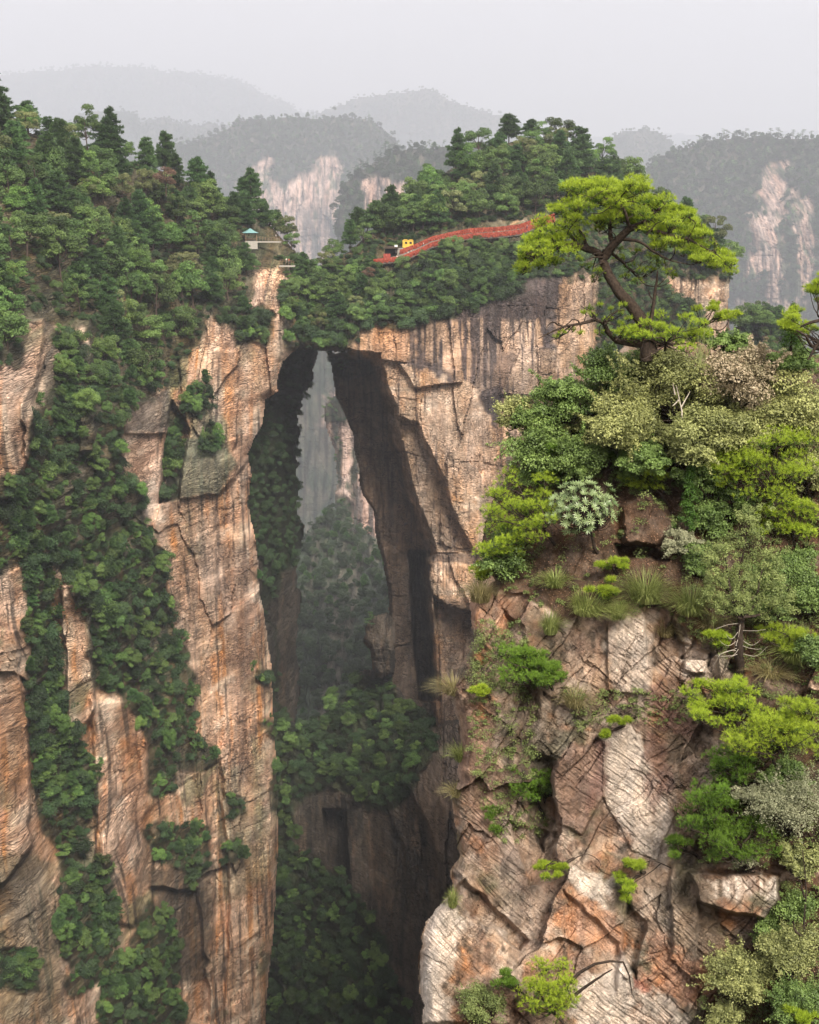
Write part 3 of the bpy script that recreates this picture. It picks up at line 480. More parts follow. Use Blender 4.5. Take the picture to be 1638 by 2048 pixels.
paintK = [([(1010, 1200), (1130, 1230), (1110, 1480), (1090, 1700), (1020, 1680), (1000, 1420)], C(92, 84, 70), .6, 30, 26), ([(1300, 1380), (1420, 1400), (1440, 1700), (1360, 1720), (1330, 1560)], C(112, 96, 80), .55, 30, 24), ([(1300, 1760), (1420, 1740), (1560, 1900), (1480, 2050), (1330, 1900)], C(110, 98, 82), .6, 30, 24), ([(1225, 1213), (1312, 1235), (1296, 1330), (1290, 1400), (1230, 1392), (1212, 1300)], PALE * .85, .5, 23, 24), ([(1130, 1495), (1215, 1480), (1206, 1590), (1165, 1668), (1108, 1645), (1103, 1520)], C(140, 112, 96), .85, 16, 20),
          ([(1212, 1465), (1262, 1455), (1290, 1500), (1320, 1580), (1352, 1660), (1325, 1735), (1265, 1700), (1204, 1590)], PALE * .92, .74, 15, 18), ([(1290, 1450), (1335, 1500), (1345, 1560), (1317, 1600), (1296, 1630), (1288, 1560)], MAR, .6, 13, 18), ([(1290, 1370), (1330, 1380), (1395, 1440), (1400, 1480), (1330, 1470)], MAR, .75, 26, 28),
          ([(1195, 1480), (1222, 1480), (1212, 1570), (1160, 1640)], MAR, .7, 20, 20), ([(1127, 1722), (1225, 1755), (1212, 1822), (1160, 1790)], PALE * .9, .85, 16, 18), ([(1127, 1775), (1250, 1850), (1240, 1900), (1170, 1900), (1120, 1850)], ORK, .75, 26, 28), ([(1290, 1870), (1410, 1930), (1440, 2010), (1300, 1990)], ORK, .85, 26, 28),
          ([(1145, 1975), (1262, 1910), (1265, 2060), (1145, 2060)], PALE * .95, .8, 23, 24), ([(1270, 1960), (1340, 1990), (1390, 2060), (1270, 2060)], PALE * .85, .7, 29, 32), ([(845, 1820), (905, 1790), (930, 1850), (890, 1950), (900, 2060), (830, 2060)], PALE * .95, .85, 29, 32), ([(900, 1350), (960, 1400), (1010, 1600), (990, 1720), (905, 1600)], C(140, 112, 98), .6, 36, 38),
          ([(940, 1200), (1040, 1180), (1050, 1250), (950, 1260)], C(150, 104, 80), .4, 28, 32), ([(1010, 1650), (1100, 1600), (1100, 1900), (980, 1800)], C(172, 150, 132), .5, 36, 32), ([(1420, 1755), (1555, 1760), (1550, 1800), (1430, 1800)], PALE, .8, 18, 24, .2), ([(1440, 1805), (1530, 1825), (1510, 1860), (1440, 1850)], ORK * .7, .7, 16, 20),
          ([(1270, 1950), (1300, 1960), (1290, 1985), (1268, 1980)], C(185, 96, 60), .6, 16, 18), ([(1400, 1735), (1550, 1738), (1552, 1752), (1410, 1760)], LIT, .9, 13, 16), ([(1050, 1920), (1075, 1925), (1070, 1965), (1050, 1955)], ORK, .7, 13, 16), ([(1370, 1280), (1430, 1290), (1420, 1360), (1360, 1345)], PALE * .9, .7, 16, 18)]
VK1 = [(1000, 760), (1900, 650), (1900, 1380), (1600, 1370), (1480, 1350), (1420, 1290), (1340, 1230), (1220, 1215), (1150, 1230), (1090, 1220), (1040, 1180), (985, 1190), (930, 1120), (980, 900)]
VK2 = [(1420, 1380), (1900, 1380), (1900, 1720), (1560, 1740), (1400, 1730), (1380, 1640), (1440, 1560), (1480, 1470)]
VK3 = [(1560, 1760), (1900, 1740), (1900, 2250), (1420, 2250), (1400, 2000), (1480, 1900), (1560, 1850)]
mK = mass('foreground_crag', polyK, ctrlK, 1.9, .15, 91, PAL_K, patK, paintK, [VK1, VK2, VK3], mat=M_NEAR, tilt=-.6, edge=(26, 1.0), ragged=9, skirt=14, vegamp=.35, soil=LIT * .6, bigfold=1.5, amp=1.2, lamin=.38, brick=.5)
# ------------------------------------------------------------------ foliage builders
def unit(v): return v / (np.linalg.norm(v, axis=-1, keepdims=True) + 1e-9)
def leaf_cloud(blobs, n, size, r, aspect=.6, out=.75, up=.25, shell=(.72, 1.06), rnd=.42):
    """leaf cards on and just inside a set of puffs (cx,cy,cz,rx,ry,rz)"""
    B = np.array(blobs, float); area = (B[:, 3] * B[:, 4] * B[:, 5]) ** (2 / 3.); k = r.choice(len(B), n, p=area / area.sum())
    d = unit(r.normal(size=(n, 3))); d[:, 2] = np.where(d[:, 2] < -.35, -d[:, 2], d[:, 2])
    rad = shell[0] + (shell[1] - shell[0]) * r.rand(n, 1) ** .6
    c = B[k, :3] + d * B[k, 3:6] * rad
    nn = unit(d / B[k, 3:6] * B[k, 3:6].mean(1, keepdims=True) * out + r.normal(size=(n, 3)) * rnd + np.array([0, 0, up]))
    t = unit(np.cross(nn, r.normal(size=(n, 3)))); b = np.cross(nn, t)
    s = (size * (.6 + .8 * r.rand(n)))[:, None]
    V = np.stack([c - t * s * .5, c + b * s * aspect * .5 - t * s * .05, c + t * s * .5 + nn * s * .1, c - b * s * aspect * .5 - t * s * .05], 1).reshape(-1, 3)
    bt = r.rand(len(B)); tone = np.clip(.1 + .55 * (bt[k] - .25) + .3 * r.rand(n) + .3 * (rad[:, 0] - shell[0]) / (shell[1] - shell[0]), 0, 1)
    return V, np.arange(n * 4).reshape(-1, 4), np.repeat(tone, 4)
def tufts(c, d, k, L, w, r, spread=.75, tone=None):
    """bundles of k needle blades of length L at centres c, pointing about d"""
    n = len(c); cc = np.repeat(c, k, 0); dd = unit(np.repeat(d, k, 0) + r.normal(size=(n * k, 3)) * spread)
    s = unit(np.cross(dd, r.normal(size=(n * k, 3)))) * w * .5; Lk = (L * (.7 + .5 * r.rand(n * k)))[:, None]
    o = cc + dd * Lk * .12
    V = np.stack([o - s, o + s, cc + dd * Lk], 1).reshape(-1, 3)
    tn = r.rand(n) if tone is None else tone
    tn = np.repeat(np.clip(np.repeat(tn, k) + .2 * (r.rand(n * k) - .5), 0, 1), 3)
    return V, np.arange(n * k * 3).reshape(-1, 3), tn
def tube(path, rad, sides=6, r=None, wob=0):
    p = np.array(path, float); m = len(p)
    if m < 7:                                              # smooth the path
        t = np.linspace(0, m - 1, m * 4 - 3); i = np.clip(np.floor(t).astype(int), 0, m - 2); f = (t - i)[:, None]
        g = lambda j: p[np.clip(j, 0, m - 1)]
        p0, p1, p2, p3 = g(i - 1), g(i), g(i + 1), g(i + 2)
        q = .5 * (2 * p1 + (p2 - p0) * f + (2 * p0 - 5 * p1 + 4 * p2 - p3) * f ** 2 + (3 * p1 - p0 - 3 * p2 + p3) * f ** 3)
        rad = np.interp(t, np.arange(m), rad) if np.ndim(rad) else np.full(len(q), rad); p = q; m = len(p)
    else: rad = np.asarray(rad) if np.ndim(rad) else np.full(m, rad)
    if r is not None: p = p + r.normal(size=p.shape) * wob
    T = unit(np.gradient(p, axis=0)); a = unit(np.cross(T, np.array([.31, .17, .93]) + T * 0)); b = np.cross(T, a)
    th = np.arange(sides) * 2 * math.pi / sides
    V = (p[:, None] + rad[:, None, None] * (a[:, None] * np.cos(th)[None, :, None] + b[:, None] * np.sin(th)[None, :, None])).reshape(-1, 3)
    i = np.arange(m - 1)[:, None] * sides; j = np.arange(sides)[None]; j2 = (j + 1) % sides
    return V, np.stack([i + j, i + j2, i + sides + j2, i + sides + j], -1).reshape(-1, 4)
class Acc:
    def __init__(s): s.V = []; s.F4 = []; s.F3 = []; s.T = []; s.n = 0
    def add(s, V, Fc, tone=None):
        (s.F4 if Fc.shape[1] == 4 else s.F3).append(Fc + s.n); s.V.append(V); s.n += len(V); s.T.append(np.zeros(len(V)) if tone is None else tone)
    def mesh(s, name, mat, smooth=False):
        fs = [np.concatenate(f) for f in (s.F4, s.F3) if f]
        return mesh(name, np.concatenate(s.V), fs, [mat], {'tone': np.concatenate(s.T)}, smooth)

# ---- middle-distance tree sources (metres, base at the origin)
def broad_proto(seed, h=8.5, w=3.6):
    r = rs(seed); bl = []
    for i in range(24):
        z = h * (.34 + .58 * r.rand()); ring = w * (1 - abs((z / h - .58) / .5) ** 2.2) * (.35 + .65 * r.rand() ** .5); a = r.rand() * 6.28
        q = .55 + .85 * r.rand(); bl.append((ring * math.cos(a), ring * math.sin(a), z, q * 1.15, q * 1.15, q * .8))
    A = Acc(); A.add(*leaf_cloud(bl, 5600, .34, r, .65, .75, .3, (.5, 1.2), .5))
    Tk = Acc(); Tk.add(*tube([(0, 0, -1.2), (.1, 0, h * .3), (r.normal() * .3, r.normal() * .3, h * .75)], [.2, .15, .06]))
    for b in bl[:9]: Tk.add(*tube([(0, 0, h * .3), (b[0] * .5, b[1] * .5, b[2] * .75), b[:3]], [.09, .06, .03], 5))
    return A, Tk
def con_proto(seed, h=9.5, w=3.3, droop=.12):
    r = rs(seed); A = Acc(); Tk = Acc(); Tk.add(*tube([(0, 0, -1.2), (0, 0, h * .5), (0, 0, h * .97)], [.2, .13, .03]))
    z = h * .2; C_, D_, TN = [], [], []
    while z < h * .98:
        f = 1 - (z / h - .2) / .8; L = w * (.22 + .85 * math.sin(min(f, .82) * 1.9)) * (.75 + .4 * r.rand())
        for k in range(r.randint(4, 7)):
            a = r.rand() * 6.28; l = L * (.6 + .5 * r.rand()); m = max(5, int(l * 13)); t = r.rand(m) ** .7
            dirv = np.array([math.cos(a), math.sin(a), 0]); side = np.array([-dirv[1], dirv[0], 0])
            p = dirv * (t * l)[:, None] + side * (r.normal(size=m) * .22 * l * (1 - .5 * t))[:, None]; p[:, 2] = z + (.18 * t - droop * t * t) * l * 1.6 + r.normal(size=m) * .1
            C_.append(p); D_.append(dirv * .9 + np.array([0, 0, .45]) + r.normal(size=(m, 3)) * .3); TN.append(t * .5 + .4 * r.rand() + 0 * t)
        z += h * .04 * (.5 + 1.0 * r.rand())
    C_ = np.concatenate(C_); D_ = unit(np.concatenate(D_)); TN = np.concatenate(TN)
    V, Fq, tn = tufts(C_, D_, 4, .62, .2, r, .5, np.clip(TN, 0, 1)); A.add(V, Fq, tn)
    return A, Tk
def shrub_proto(seed, w=1.7, h=1.6):
    r = rs(seed); bl = []
    for i in range(9):
        a = r.rand() * 6.28; q = w * r.rand() ** .5 * .8; bl.append((q * math.cos(a), q * math.sin(a), h * (.1 + .75 * r.rand()), .5 + .4 * r.rand(), .5 + .4 * r.rand(), .4 + .3 * r.rand()))
    A = Acc(); A.add(*leaf_cloud(bl, 1900, .21, r, .6, .75, .3, (.4, 1.25), .5)); return A
def flat_pine_proto(seed, h=11):
    r = rs(seed); A = Acc(); bl = []
    for i in range(6):
        a = r.rand() * 6.28; q = 2.4 * r.rand() ** .5; bl.append((q * math.cos(a), q * math.sin(a), h * (.45 + .55 * i / 6.), 1.6, 1.6, .4))
    A.add(*leaf_cloud(bl, 900, .5, r, .5, .6, .5, (.3, 1.1))); A.add(*tube([(0, 0, -2), (.2, 0, h * .5), (0, .2, h)], [.22, .18, .06], 5)); return A
BP = [broad_proto(100 + i, 7.5 + i * .45, 3.2 + .25 * (i % 3)) for i in range(6)]
CP = [con_proto(200 + i, 7.5 + .8 * i, 3.0 + .35 * (i % 3)) for i in range(5)]
def pm(A, nm, mat): return A.mesh(nm, mat)
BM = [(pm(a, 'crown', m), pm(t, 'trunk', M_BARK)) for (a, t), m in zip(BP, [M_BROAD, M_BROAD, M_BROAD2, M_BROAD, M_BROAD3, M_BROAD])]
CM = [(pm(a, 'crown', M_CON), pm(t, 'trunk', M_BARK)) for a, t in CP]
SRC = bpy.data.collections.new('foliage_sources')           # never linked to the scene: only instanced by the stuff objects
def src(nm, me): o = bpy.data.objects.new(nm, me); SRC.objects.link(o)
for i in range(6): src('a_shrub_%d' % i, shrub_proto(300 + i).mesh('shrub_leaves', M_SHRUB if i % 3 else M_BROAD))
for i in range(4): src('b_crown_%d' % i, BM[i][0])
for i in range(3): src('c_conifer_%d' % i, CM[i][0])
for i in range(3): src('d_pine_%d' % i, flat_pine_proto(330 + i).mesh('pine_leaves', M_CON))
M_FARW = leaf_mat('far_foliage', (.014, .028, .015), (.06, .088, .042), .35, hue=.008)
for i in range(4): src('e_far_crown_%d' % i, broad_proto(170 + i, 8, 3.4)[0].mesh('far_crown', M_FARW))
def gn_scatter(name, pts, sc, idx, label, cat, seed=0):
    r = rs(seed); n = len(pts)
    me = bpy.data.meshes.new(name); me.vertices.add(n); me.vertices.foreach_set('co', np.asarray(pts, np.float32).ravel())
    rot = np.c_[r.normal(size=n) * .35, r.normal(size=n) * .35, r.rand(n) * 6.28].astype(np.float32)
    a = me.attributes.new('rot', 'FLOAT_VECTOR', 'POINT'); a.data.foreach_set('vector', rot.ravel())
    a = me.attributes.new('scl', 'FLOAT', 'POINT'); a.data.foreach_set('value', np.asarray(sc, np.float32))
    a = me.attributes.new('pick', 'INT', 'POINT'); a.data.foreach_set('value', np.asarray(idx, np.int32))
    o = obj(name, me, label=label, cat=cat, kind='stuff')
    g = bpy.data.node_groups.new(name, 'GeometryNodeTree'); g.interface.new_socket('Geometry', in_out='INPUT', socket_type='NodeSocketGeometry'); g.interface.new_socket('Geometry', in_out='OUTPUT', socket_type='NodeSocketGeometry')
    N = g.nodes.new; L = g.links.new; gi = N('NodeGroupInput'); go = N('NodeGroupOutput')
    ci = N('GeometryNodeCollectionInfo'); ci.inputs['Collection'].default_value = SRC; ci.inputs['Separate Children'].default_value = True; ci.inputs['Reset Children'].default_value = True
    ip = N('GeometryNodeInstanceOnPoints'); ip.inputs['Pick Instance'].default_value = True
    def na(nm, ty): q = N('GeometryNodeInputNamedAttribute'); q.data_type = ty; q.inputs['Name'].default_value = nm; return q.outputs['Attribute']
    L(gi.outputs[0], ip.inputs['Points']); L(ci.outputs[0], ip.inputs['Instance']); L(na('pick', 'INT'), ip.inputs['Instance Index']); L(na('rot', 'FLOAT_VECTOR'), ip.inputs['Rotation']); L(na('scl', 'FLOAT'), ip.inputs['Scale']); L(ip.outputs[0], go.inputs[0])
    o.modifiers.new('scatter', 'NODES').node_group = g
    return o
# trees left of the hump are placed by hand further down
def jgrid(ms, region, spacing_m, r, vmin=.45, warp=0):
    """jittered points of the mass inside the outlines, about spacing_m apart; returns px, py, D"""
    X, Y, DD = [], [], []
    for poly in region:
        pa = np.array(poly, float); x0, y0 = pa.min(0); x1, y1 = pa.max(0)
        y = y0
        while y < y1:
            x = x0
            while x < x1:
                D, ok = look(ms, x, y); st = spacing_m / mpp(float(D))
                qx, qy = x + (r.rand() - .5) * st * 1.1, y + (r.rand() - .5) * st * 1.1
                D2, ok2 = look(ms, qx, qy)
                if ok2: X.append(qx); Y.append(qy); DD.append(float(D2))
                x += st
            Dm, _ = look(ms, (x0 + x1) / 2, y); y += spacing_m / mpp(float(Dm)) * .85
    X = np.array(X); Y = np.array(Y); DD = np.array(DD)
    k = inpoly(X, Y, region[0])
    for q in region[1:]: k |= inpoly(X, Y, q)
    i = np.round((Y - ms.y0) / ms.step).astype(int).clip(0, ms.vm.shape[0] - 1); j = np.round((X - ms.x0) / ms.step).astype(int).clip(0, ms.vm.shape[1] - 1)
    k &= (ms.vm[i, j] > vmin) if vmin > 0 else True
    return X[k], Y[k], DD[k]
ORD = 'first second third fourth fifth sixth seventh eighth ninth tenth eleventh twelfth thirteenth fourteenth fifteenth sixteenth seventeenth eighteenth nineteenth twentieth'.split()
def nth(i):
    if i < 20: return ORD[i]
    n = i + 1; tens = {2: 'twenty', 3: 'thirty', 4: 'forty', 5: 'fifty'}[n // 10]
    return (tens[:-1] + 'ieth') if n % 10 == 0 else tens + '-' + ORD[n % 10 - 1]
TREES = 0
PATH = [(748, 527), (800, 522), (830, 510), (862, 494), (900, 484), (940, 476), (1000, 473), (1040, 468), (1070, 456), (1110, 444)]
def blocked(X, Y, D, tall):
    """plants whose height (metres) would stand in front of the path or the pavilion"""
    X = np.asarray(X); Y = np.asarray(Y); h = tall / mpp(np.asarray(D)); py = np.interp(X, [p[0] for p in PATH], [p[1] for p in PATH])
    a = (X > 745) & (X < 1110) & (Y > py - 26) & (Y - h * .75 < py - 2)
    c = (X > 472) & (X < 575) & (Y > 468) & (Y - h * .92 < 486)
    return a | c
def forest(ms, region, spacing, seed, place, group, confrac, sizer, rowh=60, below=None, limit=400, tops=None):
    """individual trees; each labelled by its row below the crest and its order in the row"""
    global TREES
    r = rs(seed); X, Y, DD = jgrid(ms, region, spacing, r, .5 if below is None else below)
    if len(X) > limit: k = np.sort(r.choice(len(X), limit, replace=False)); X, Y, DD = X[k], Y[k], DD[k]
    k = ~blocked(X, Y, DD, 12); X, Y, DD = X[k], Y[k], DD[k]
    crest = np.interp(X, [t[0] for t in tops], [t[1] for t in tops]); row = np.maximum(0, np.floor((Y - crest) / rowh)).astype(int)
    for rw in range(row.max() + 1):
        m = np.where(row == rw)[0]; m = m[np.argsort(X[m])]
        for q, i in enumerate(m):
            con = r.rand() < confrac(rw, X[i], Y[i]); s = sizer(X[i], Y[i]) * (.8 + .4 * r.rand())
            if con: vi = r.randint(len(CM)); ms_ = CM[vi]; nm = 'conifer_tree'; look_ = ['slender dark conifer', 'dark layered conifer', 'tall dark conifer'][vi % 3]
            else: vi = r.randint(len(BM)); ms_ = BM[vi]; nm = 'broadleaf_tree'; look_ = {2: 'fresh green leafy tree', 4: 'olive green leafy tree'}.get(vi, 'dark green leafy tree')
            b = P(X[i], Y[i], DD[i] + .5)
            e = obj(nm, None, label='%s %s, %s from left in %s' % (look_, place, nth(q), 'the skyline row' if rw == 0 else 'the %s row down' % nth(rw - 1)), cat='tree', group=group, loc=b, rot=(r.normal() * .05, r.normal() * .05, r.rand() * 6.28), scale=(s * (.8 + .35 * r.rand()), s * (.8 + .35 * r.rand()), s * (.85 + .4 * r.rand())))
            obj('crown', ms_[0], e); obj('trunk', ms_[1], e); TREES += 1
    return X, Y

TOPA = [(-260, 180), (0, 240), (75, 270), (190, 300), (310, 335), (440, 390), (520, 430), (600, 540)]
forest(mA, [VA1], 6.1, 1, 'on the left ridge', 'trees on the left ridge', lambda rw, x, y: .6 if rw == 0 else (.4 if rw < 3 else .25), lambda x, y: 1.22, 58, tops=TOPA, limit=195)
TOPB = [(585, 520), (640, 535), (700, 500), (750, 455), (830, 425), (862, 366), (905, 335), (960, 305), (1020, 282), (1090, 275), (1160, 302), (1250, 362), (1300, 430), (1466, 510)]
VB2b = [(700, 470), (760, 440), (835, 400), (850, 340), (1000, 240), (1280, 290), (1500, 440), (1500, 560), (1290, 480), (1090, 425), (1000, 445), (900, 455), (850, 470), (800, 480), (745, 500)]
forest(mB, [VB2b], 5.6, 2, 'above the red railing', 'trees on the hump above the railing', lambda rw, x, y: .38 if x > 1000 or rw == 0 else .3, lambda x, y: 1.3, 52, tops=TOPB, limit=100)
VB1b = [(575, 530), (640, 535), (740, 530), (760, 660), (700, 690), (600, 690)]
forest(mB, [VB1b], 6.0, 3, 'on the rock bridge', 'trees on the bridge', lambda rw, x, y: .2, lambda x, y: .95, 55, tops=TOPB, limit=26)
# undergrowth and the shrubs in the cliff gullies (beyond counting)
def under(name, ms, region, sp, seed, smin, smax, picks, label, vmin=.5, off=.3, cat='shrubs', small=False):
    r = rs(seed); X, Y, DD = jgrid(ms, region, sp, r, vmin); k = ~blocked(X, Y, DD, 6) if ms in (mA, mB) else np.ones(len(X), bool); X, Y, DD = X[k], Y[k], DD[k]; n = len(X)
    print(name, n)
    pk = np.array(picks)[r.randint(len(picks), size=n)]; sc = (smin + (smax - smin) * r.rand(n) ** 1.3) * (np.where(pk > 5, .42, 1) if small else 1)
    gn_scatter(name, P(X, Y, DD - off), sc, pk, label, cat, seed)
SH = [0, 1, 2, 3, 4, 5]
under('ridge_undergrowth', mA, [VA1], 2.9, 11, .6, 1.15, SH, 'dense undergrowth between the trees of the left ridge')
under('cliff_shrubs', mA, VEG_A[:5] + VEG_A[6:], 2.3, 12, .7, 1.9, [1, 2, 4, 5, 1, 2, 4, 5, 0, 3, 6, 7, 9, 8, 10, 11], 'dark shrubs filling the gullies of the left cliff', small=True)
under('bridge_undergrowth', mB, [VB1, VB2], 2.7, 13, .6, 1.15, SH, 'undergrowth on the rock bridge and hump')
under('hanging_shrubs', mB, [VB1b, [(740, 545), (1060, 470), (1060, 560), (1000, 610), (860, 645), (760, 655)], VB3, VB4], 2.8, 14, .9, 2.2, SH + [6, 7], 'shrubs hanging over the lip under the red railing', .4, small=True)
under('slot_shrubs', mS, [VS], 2.6, 15, .7, 1.8, [1, 2, 4, 5], 'dark shrubs on the shaded wall of the slot', .25, small=True)  # only the darkest shrubs, their colour standing in for the slot's shade
under('gorge_shrubs', mG, [VG], 3.0, 16, .9, 2.2, [1, 2, 4, 5, 6, 9], 'dark woods at the bottom of the gorge', .45, cat='woods', small=True)  # mostly the darkest shrubs, so the gorge shade sits in their colour
FAR = [16, 17, 18, 19, 10]
under('valley_woods', mV, [[(550, 1000), (900, 1000), (900, 1560), (550, 1560)]], 5.5, 17, .6, 1.15, FAR, 'hazy woods on the valley slope behind the arch', .4, cat='woods')
under('butte_woods', mF, [[(650, 280), (1110, 280), (1110, 640), (650, 640)]], 11, 18, 1.3, 2.4, FAR + [13, 14], 'woods on the butte behind the hump', .4, cat='woods')
under('hazy_cliff_woods', mGc, [[(150, 220), (840, 220), (840, 620), (150, 620)]], 16, 19, 1.7, 3.2, FAR + [13], 'woods on the hazy cliff in the middle distance', .4, cat='woods')
under('right_mountain_woods', mR, [[(1180, 250), (1750, 250), (1750, 900), (1180, 900)]], 14, 20, 1.6, 2.9, FAR + [13], 'woods on the hazy mountain at the right', .4, cat='woods')
under('pillar_shrubs', mP, [[(640, 770), (800, 770), (800, 1130), (640, 1130)]], 5.5, 21, 1.0, 1.8, SH, 'shrubs on the hazy rock pillar in the gap', .4)
for k_, (q, nm, D_) in enumerate([(R1, 'far ridge', 16500), (R2, 'far peak', 12500), (R3, 'hazy hill', 10000), (R4, 'hazy knoll', 9000)]):
    under(nm.replace(' ', '_') + '_woods', q, [[(-300, 100), (1700, 100), (1700, 330), (-300, 330)]], D_ / 420., 22 + k_, D_ / 5600., D_ / 3000., FAR, 'woods covering the %s' % nm, .3, cat='woods')
def lone(nm, px, py, D, me, label, s, rz=0, group=None, cat='tree', rot=None):
    e = obj(nm, None, label=label, cat=cat, group=group, loc=P(px, py, D), rot=rot or (0, 0, rz), scale=s); obj('crown', me[0], e)
    if me[1]: obj('trunk', me[1], e)
    return e
M_WITH = leaf_mat('withered_foliage', (.07, .045, .03), (.20, .12, .08), .1)
for i, (x, y, s, k_) in enumerate([(716, 470, 1.2, 1), (735, 468, 1.0, 0), (752, 470, 1.35, 2), (770, 476, 1.3, 0), (788, 472, 1.4, 3), (806, 466, 1.3, 1), (826, 462, 1.4, 5), (846, 458, 1.3, 0), (868, 452, 1.35, 2), (700, 500, 1.1, 3), (668, 520, 1.0, 0), (728, 500, 1.0, 5)]):
    con_ = i in (0, 2, 9); lone('conifer_tree' if con_ else 'broadleaf_tree', x, y, float(look(mB, x, y + 16)[0]) + 4, CM[k_] if con_ else BM[k_], 'leafy tree standing behind the kiosk and lower railing, %s from left' % nth([10, 9, 0, 11, 1, 2, 3, 4, 5, 6, 7, 8].index(i)), s, i, 'trees behind the kiosk')
w_ = broad_proto(150, 8, 3); wm = (w_[0].mesh('crown', M_WITH), w_[1].mesh('trunk', M_BARK))
lone('withered_tree', 332, 385, 468, wm, 'reddish brown withered tree standing among the green ridge trees', 1.0)
lone('withered_tree', 738, 562, 497, wm, 'small brown withered tree on the bridge below the red railing', .6)
for i, (x, y, s, k_) in enumerate([(436, 440, 1.1, 0), (462, 446, 1.2, 1), (484, 452, 1.15, 3), (505, 452, 1.1, 1), (524, 456, 1.15, 5), (540, 462, 1.0, 1), (556, 470, .95, 0), (570, 480, .8, 5), (450, 470, 1.0, 3), (583, 500, .8, 1)]):
    me_ = BM[k_] if i % 2 else CM[i // 2 % 5]
    lone('conifer_tree' if i % 2 == 0 else 'broadleaf_tree', x, y, float(look(mA, min(x, 570), y + 6)[0]) + 9, me_, 'dense green tree crowding behind the pavilion, %s from left' % nth(i), s, i, 'trees behind the pavilion')
lone('conifer_tree', -14, 262, 445, CM[4], 'tall conifer cut off by the left edge above the ridge', 1.75)
FPM = []
def fp_mesh(seed, h=10):
    r = rs(seed); A = Acc(); T = Acc(); T.add(*tube([(0, 0, -1.5), (.3 * r.normal(), 0, h * .5), (.4 * r.normal(), .2, h)], [.2, .15, .05], 6)); bl = []
    for i in range(7):
        a = r.rand() * 6.28; q = (2.6 - .15 * i) * r.rand() ** .5; z = h * (.42 + .6 * i / 7.); bl.append((q * math.cos(a), q * math.sin(a), z, 1.5, 1.5, .33)); T.add(*tube([(0, 0, z * .93), (q * .6 * math.cos(a), q * .6 * math.sin(a), z)], [.06, .03], 4))
    A.add(*leaf_cloud(bl, 1300, .42, r, .5, .6, .6, (.2, 1.1))); return A.mesh('crown', M_CON), T.mesh('trunk', M_BARK)
FPM = [fp_mesh(360 + i) for i in range(4)]
for i, (x, y) in enumerate([(1375, 296), (1398, 290), (1452, 282), (1468, 280), (1490, 278), (1512, 279), (1540, 276), (1556, 278), (1585, 278), (1604, 280), (1622, 279)]):
    lone('layered_pine', x, y + 6, float(look(mR, x, y + 10)[0]), FPM[i % 4], 'flat topped pine silhouette on the right hazy mountain crest, %s from left' % nth(i), 3.5 + 1.1 * ((i * 7) % 5) / 5, i * 1.3, 'pines on the right hazy crest')
for i, (x, y, s) in enumerate([(712, 350, 2.0), (722, 342, 2.4), (735, 330, 1.6), (771, 305, 2.3), (778, 303, 2.0), (788, 300, 1.5)]):
    lone('layered_pine', x, y + 5, float(look(mF, x, y + 8)[0]), FPM[i % 4], 'small layered pine on the butte shoulder behind the bridge, %s from left' % nth(i), s * 1.35, i * 2.1, 'pines on the butte shoulder')
lone('layered_pine', 740, 1262, 511, FPM[1], 'lone thin pine growing from the rock stack in the gorge', .75)
for i, (x, y, s) in enumerate([(1478, 665, 1.3), (1500, 660, 1.5), (1528, 668, 1.2), (1552, 672, 1.4), (1580, 690, 1.2)]):
    lone('broadleaf_tree', x, y, float(look(mB, x, y)[0]), BM[i % 4] if i != 3 else CM[2], 'dark tree on the distant shoulder behind the crag, %s from left' % nth(i), s, i, 'trees on the shoulder behind the crag')
print('trees', TREES, round(time.time() - T0, 1))
# ------------------------------------------------------------------ path, red ribbon railings, stalls, pavilion, people
M_RED = leaf_mat('red_ribbons', (.24, .035, .025), (.46, .11, .07), .05, .2, .2); M_POST = plain('grey_post', (.16, .13, .11)); M_YEL = plain('yellow_paint', (.55, .36, .06), .6, .2, 1); M_CONC = plain('concrete', (.3, .28, .25), .9)
M_DWOOD = plain('dark_wood', (.06, .045, .035), .8, .3, 4); M_TEAL = plain('teal_roof_tiles', (.13, .24, .24), .7, .25, 2); M_WOOD = plain('brown_timber', (.16, .11, .075), .8, .3, 4); M_DARK = plain('dark_interior', (.02, .02, .02)); M_WHITE = plain('white_board', (.7, .7, .7), .7, .05)
M_SKIN = plain('skin', (.42, .25, .17), .6, .05); M_HAIR = plain('black_hair', (.015, .012, .01), .6); M_NAVY = plain('navy_cloth', (.03, .04, .08)); M_WSH = plain('white_cloth', (.75, .74, .72), .8, .06); M_GSH = plain('grey_cloth', (.2, .2, .22)); M_RSH = plain('red_cloth', (.5, .05, .05))
def box(A, c, s, rz=0):
    v = np.array([[x, y, z] for x in (-.5, .5) for y in (-.5, .5) for z in (-.5, .5)]) * s; ca, sa = math.cos(rz), math.sin(rz); v = np.c_[v[:, 0] * ca - v[:, 1] * sa, v[:, 0] * sa + v[:, 1] * ca, v[:, 2]] + c
    A.add(v, np.array([[0, 1, 3, 2], [4, 6, 7, 5], [0, 4, 5, 1], [2, 3, 7, 6], [0, 2, 6, 4], [1, 5, 7, 3]]))
def one(nm, mat, parent, *bx): A = Acc(); [box(A, *b) for b in bx]; return obj(nm, A.mesh(nm, mat), parent)
def pline(pts, step):
    p = np.array(pts, float); s = np.r_[0, np.cumsum(np.linalg.norm(np.diff(p, axis=0), axis=1))]; t = np.arange(0, s[-1], step); return np.stack([np.interp(t, s, p[:, i]) for i in range(3)], 1)
def pathD(x, y): return float(np.mean([look(mB, x + dx, y + 4)[0] for dx in (-12, 0, 12)]))
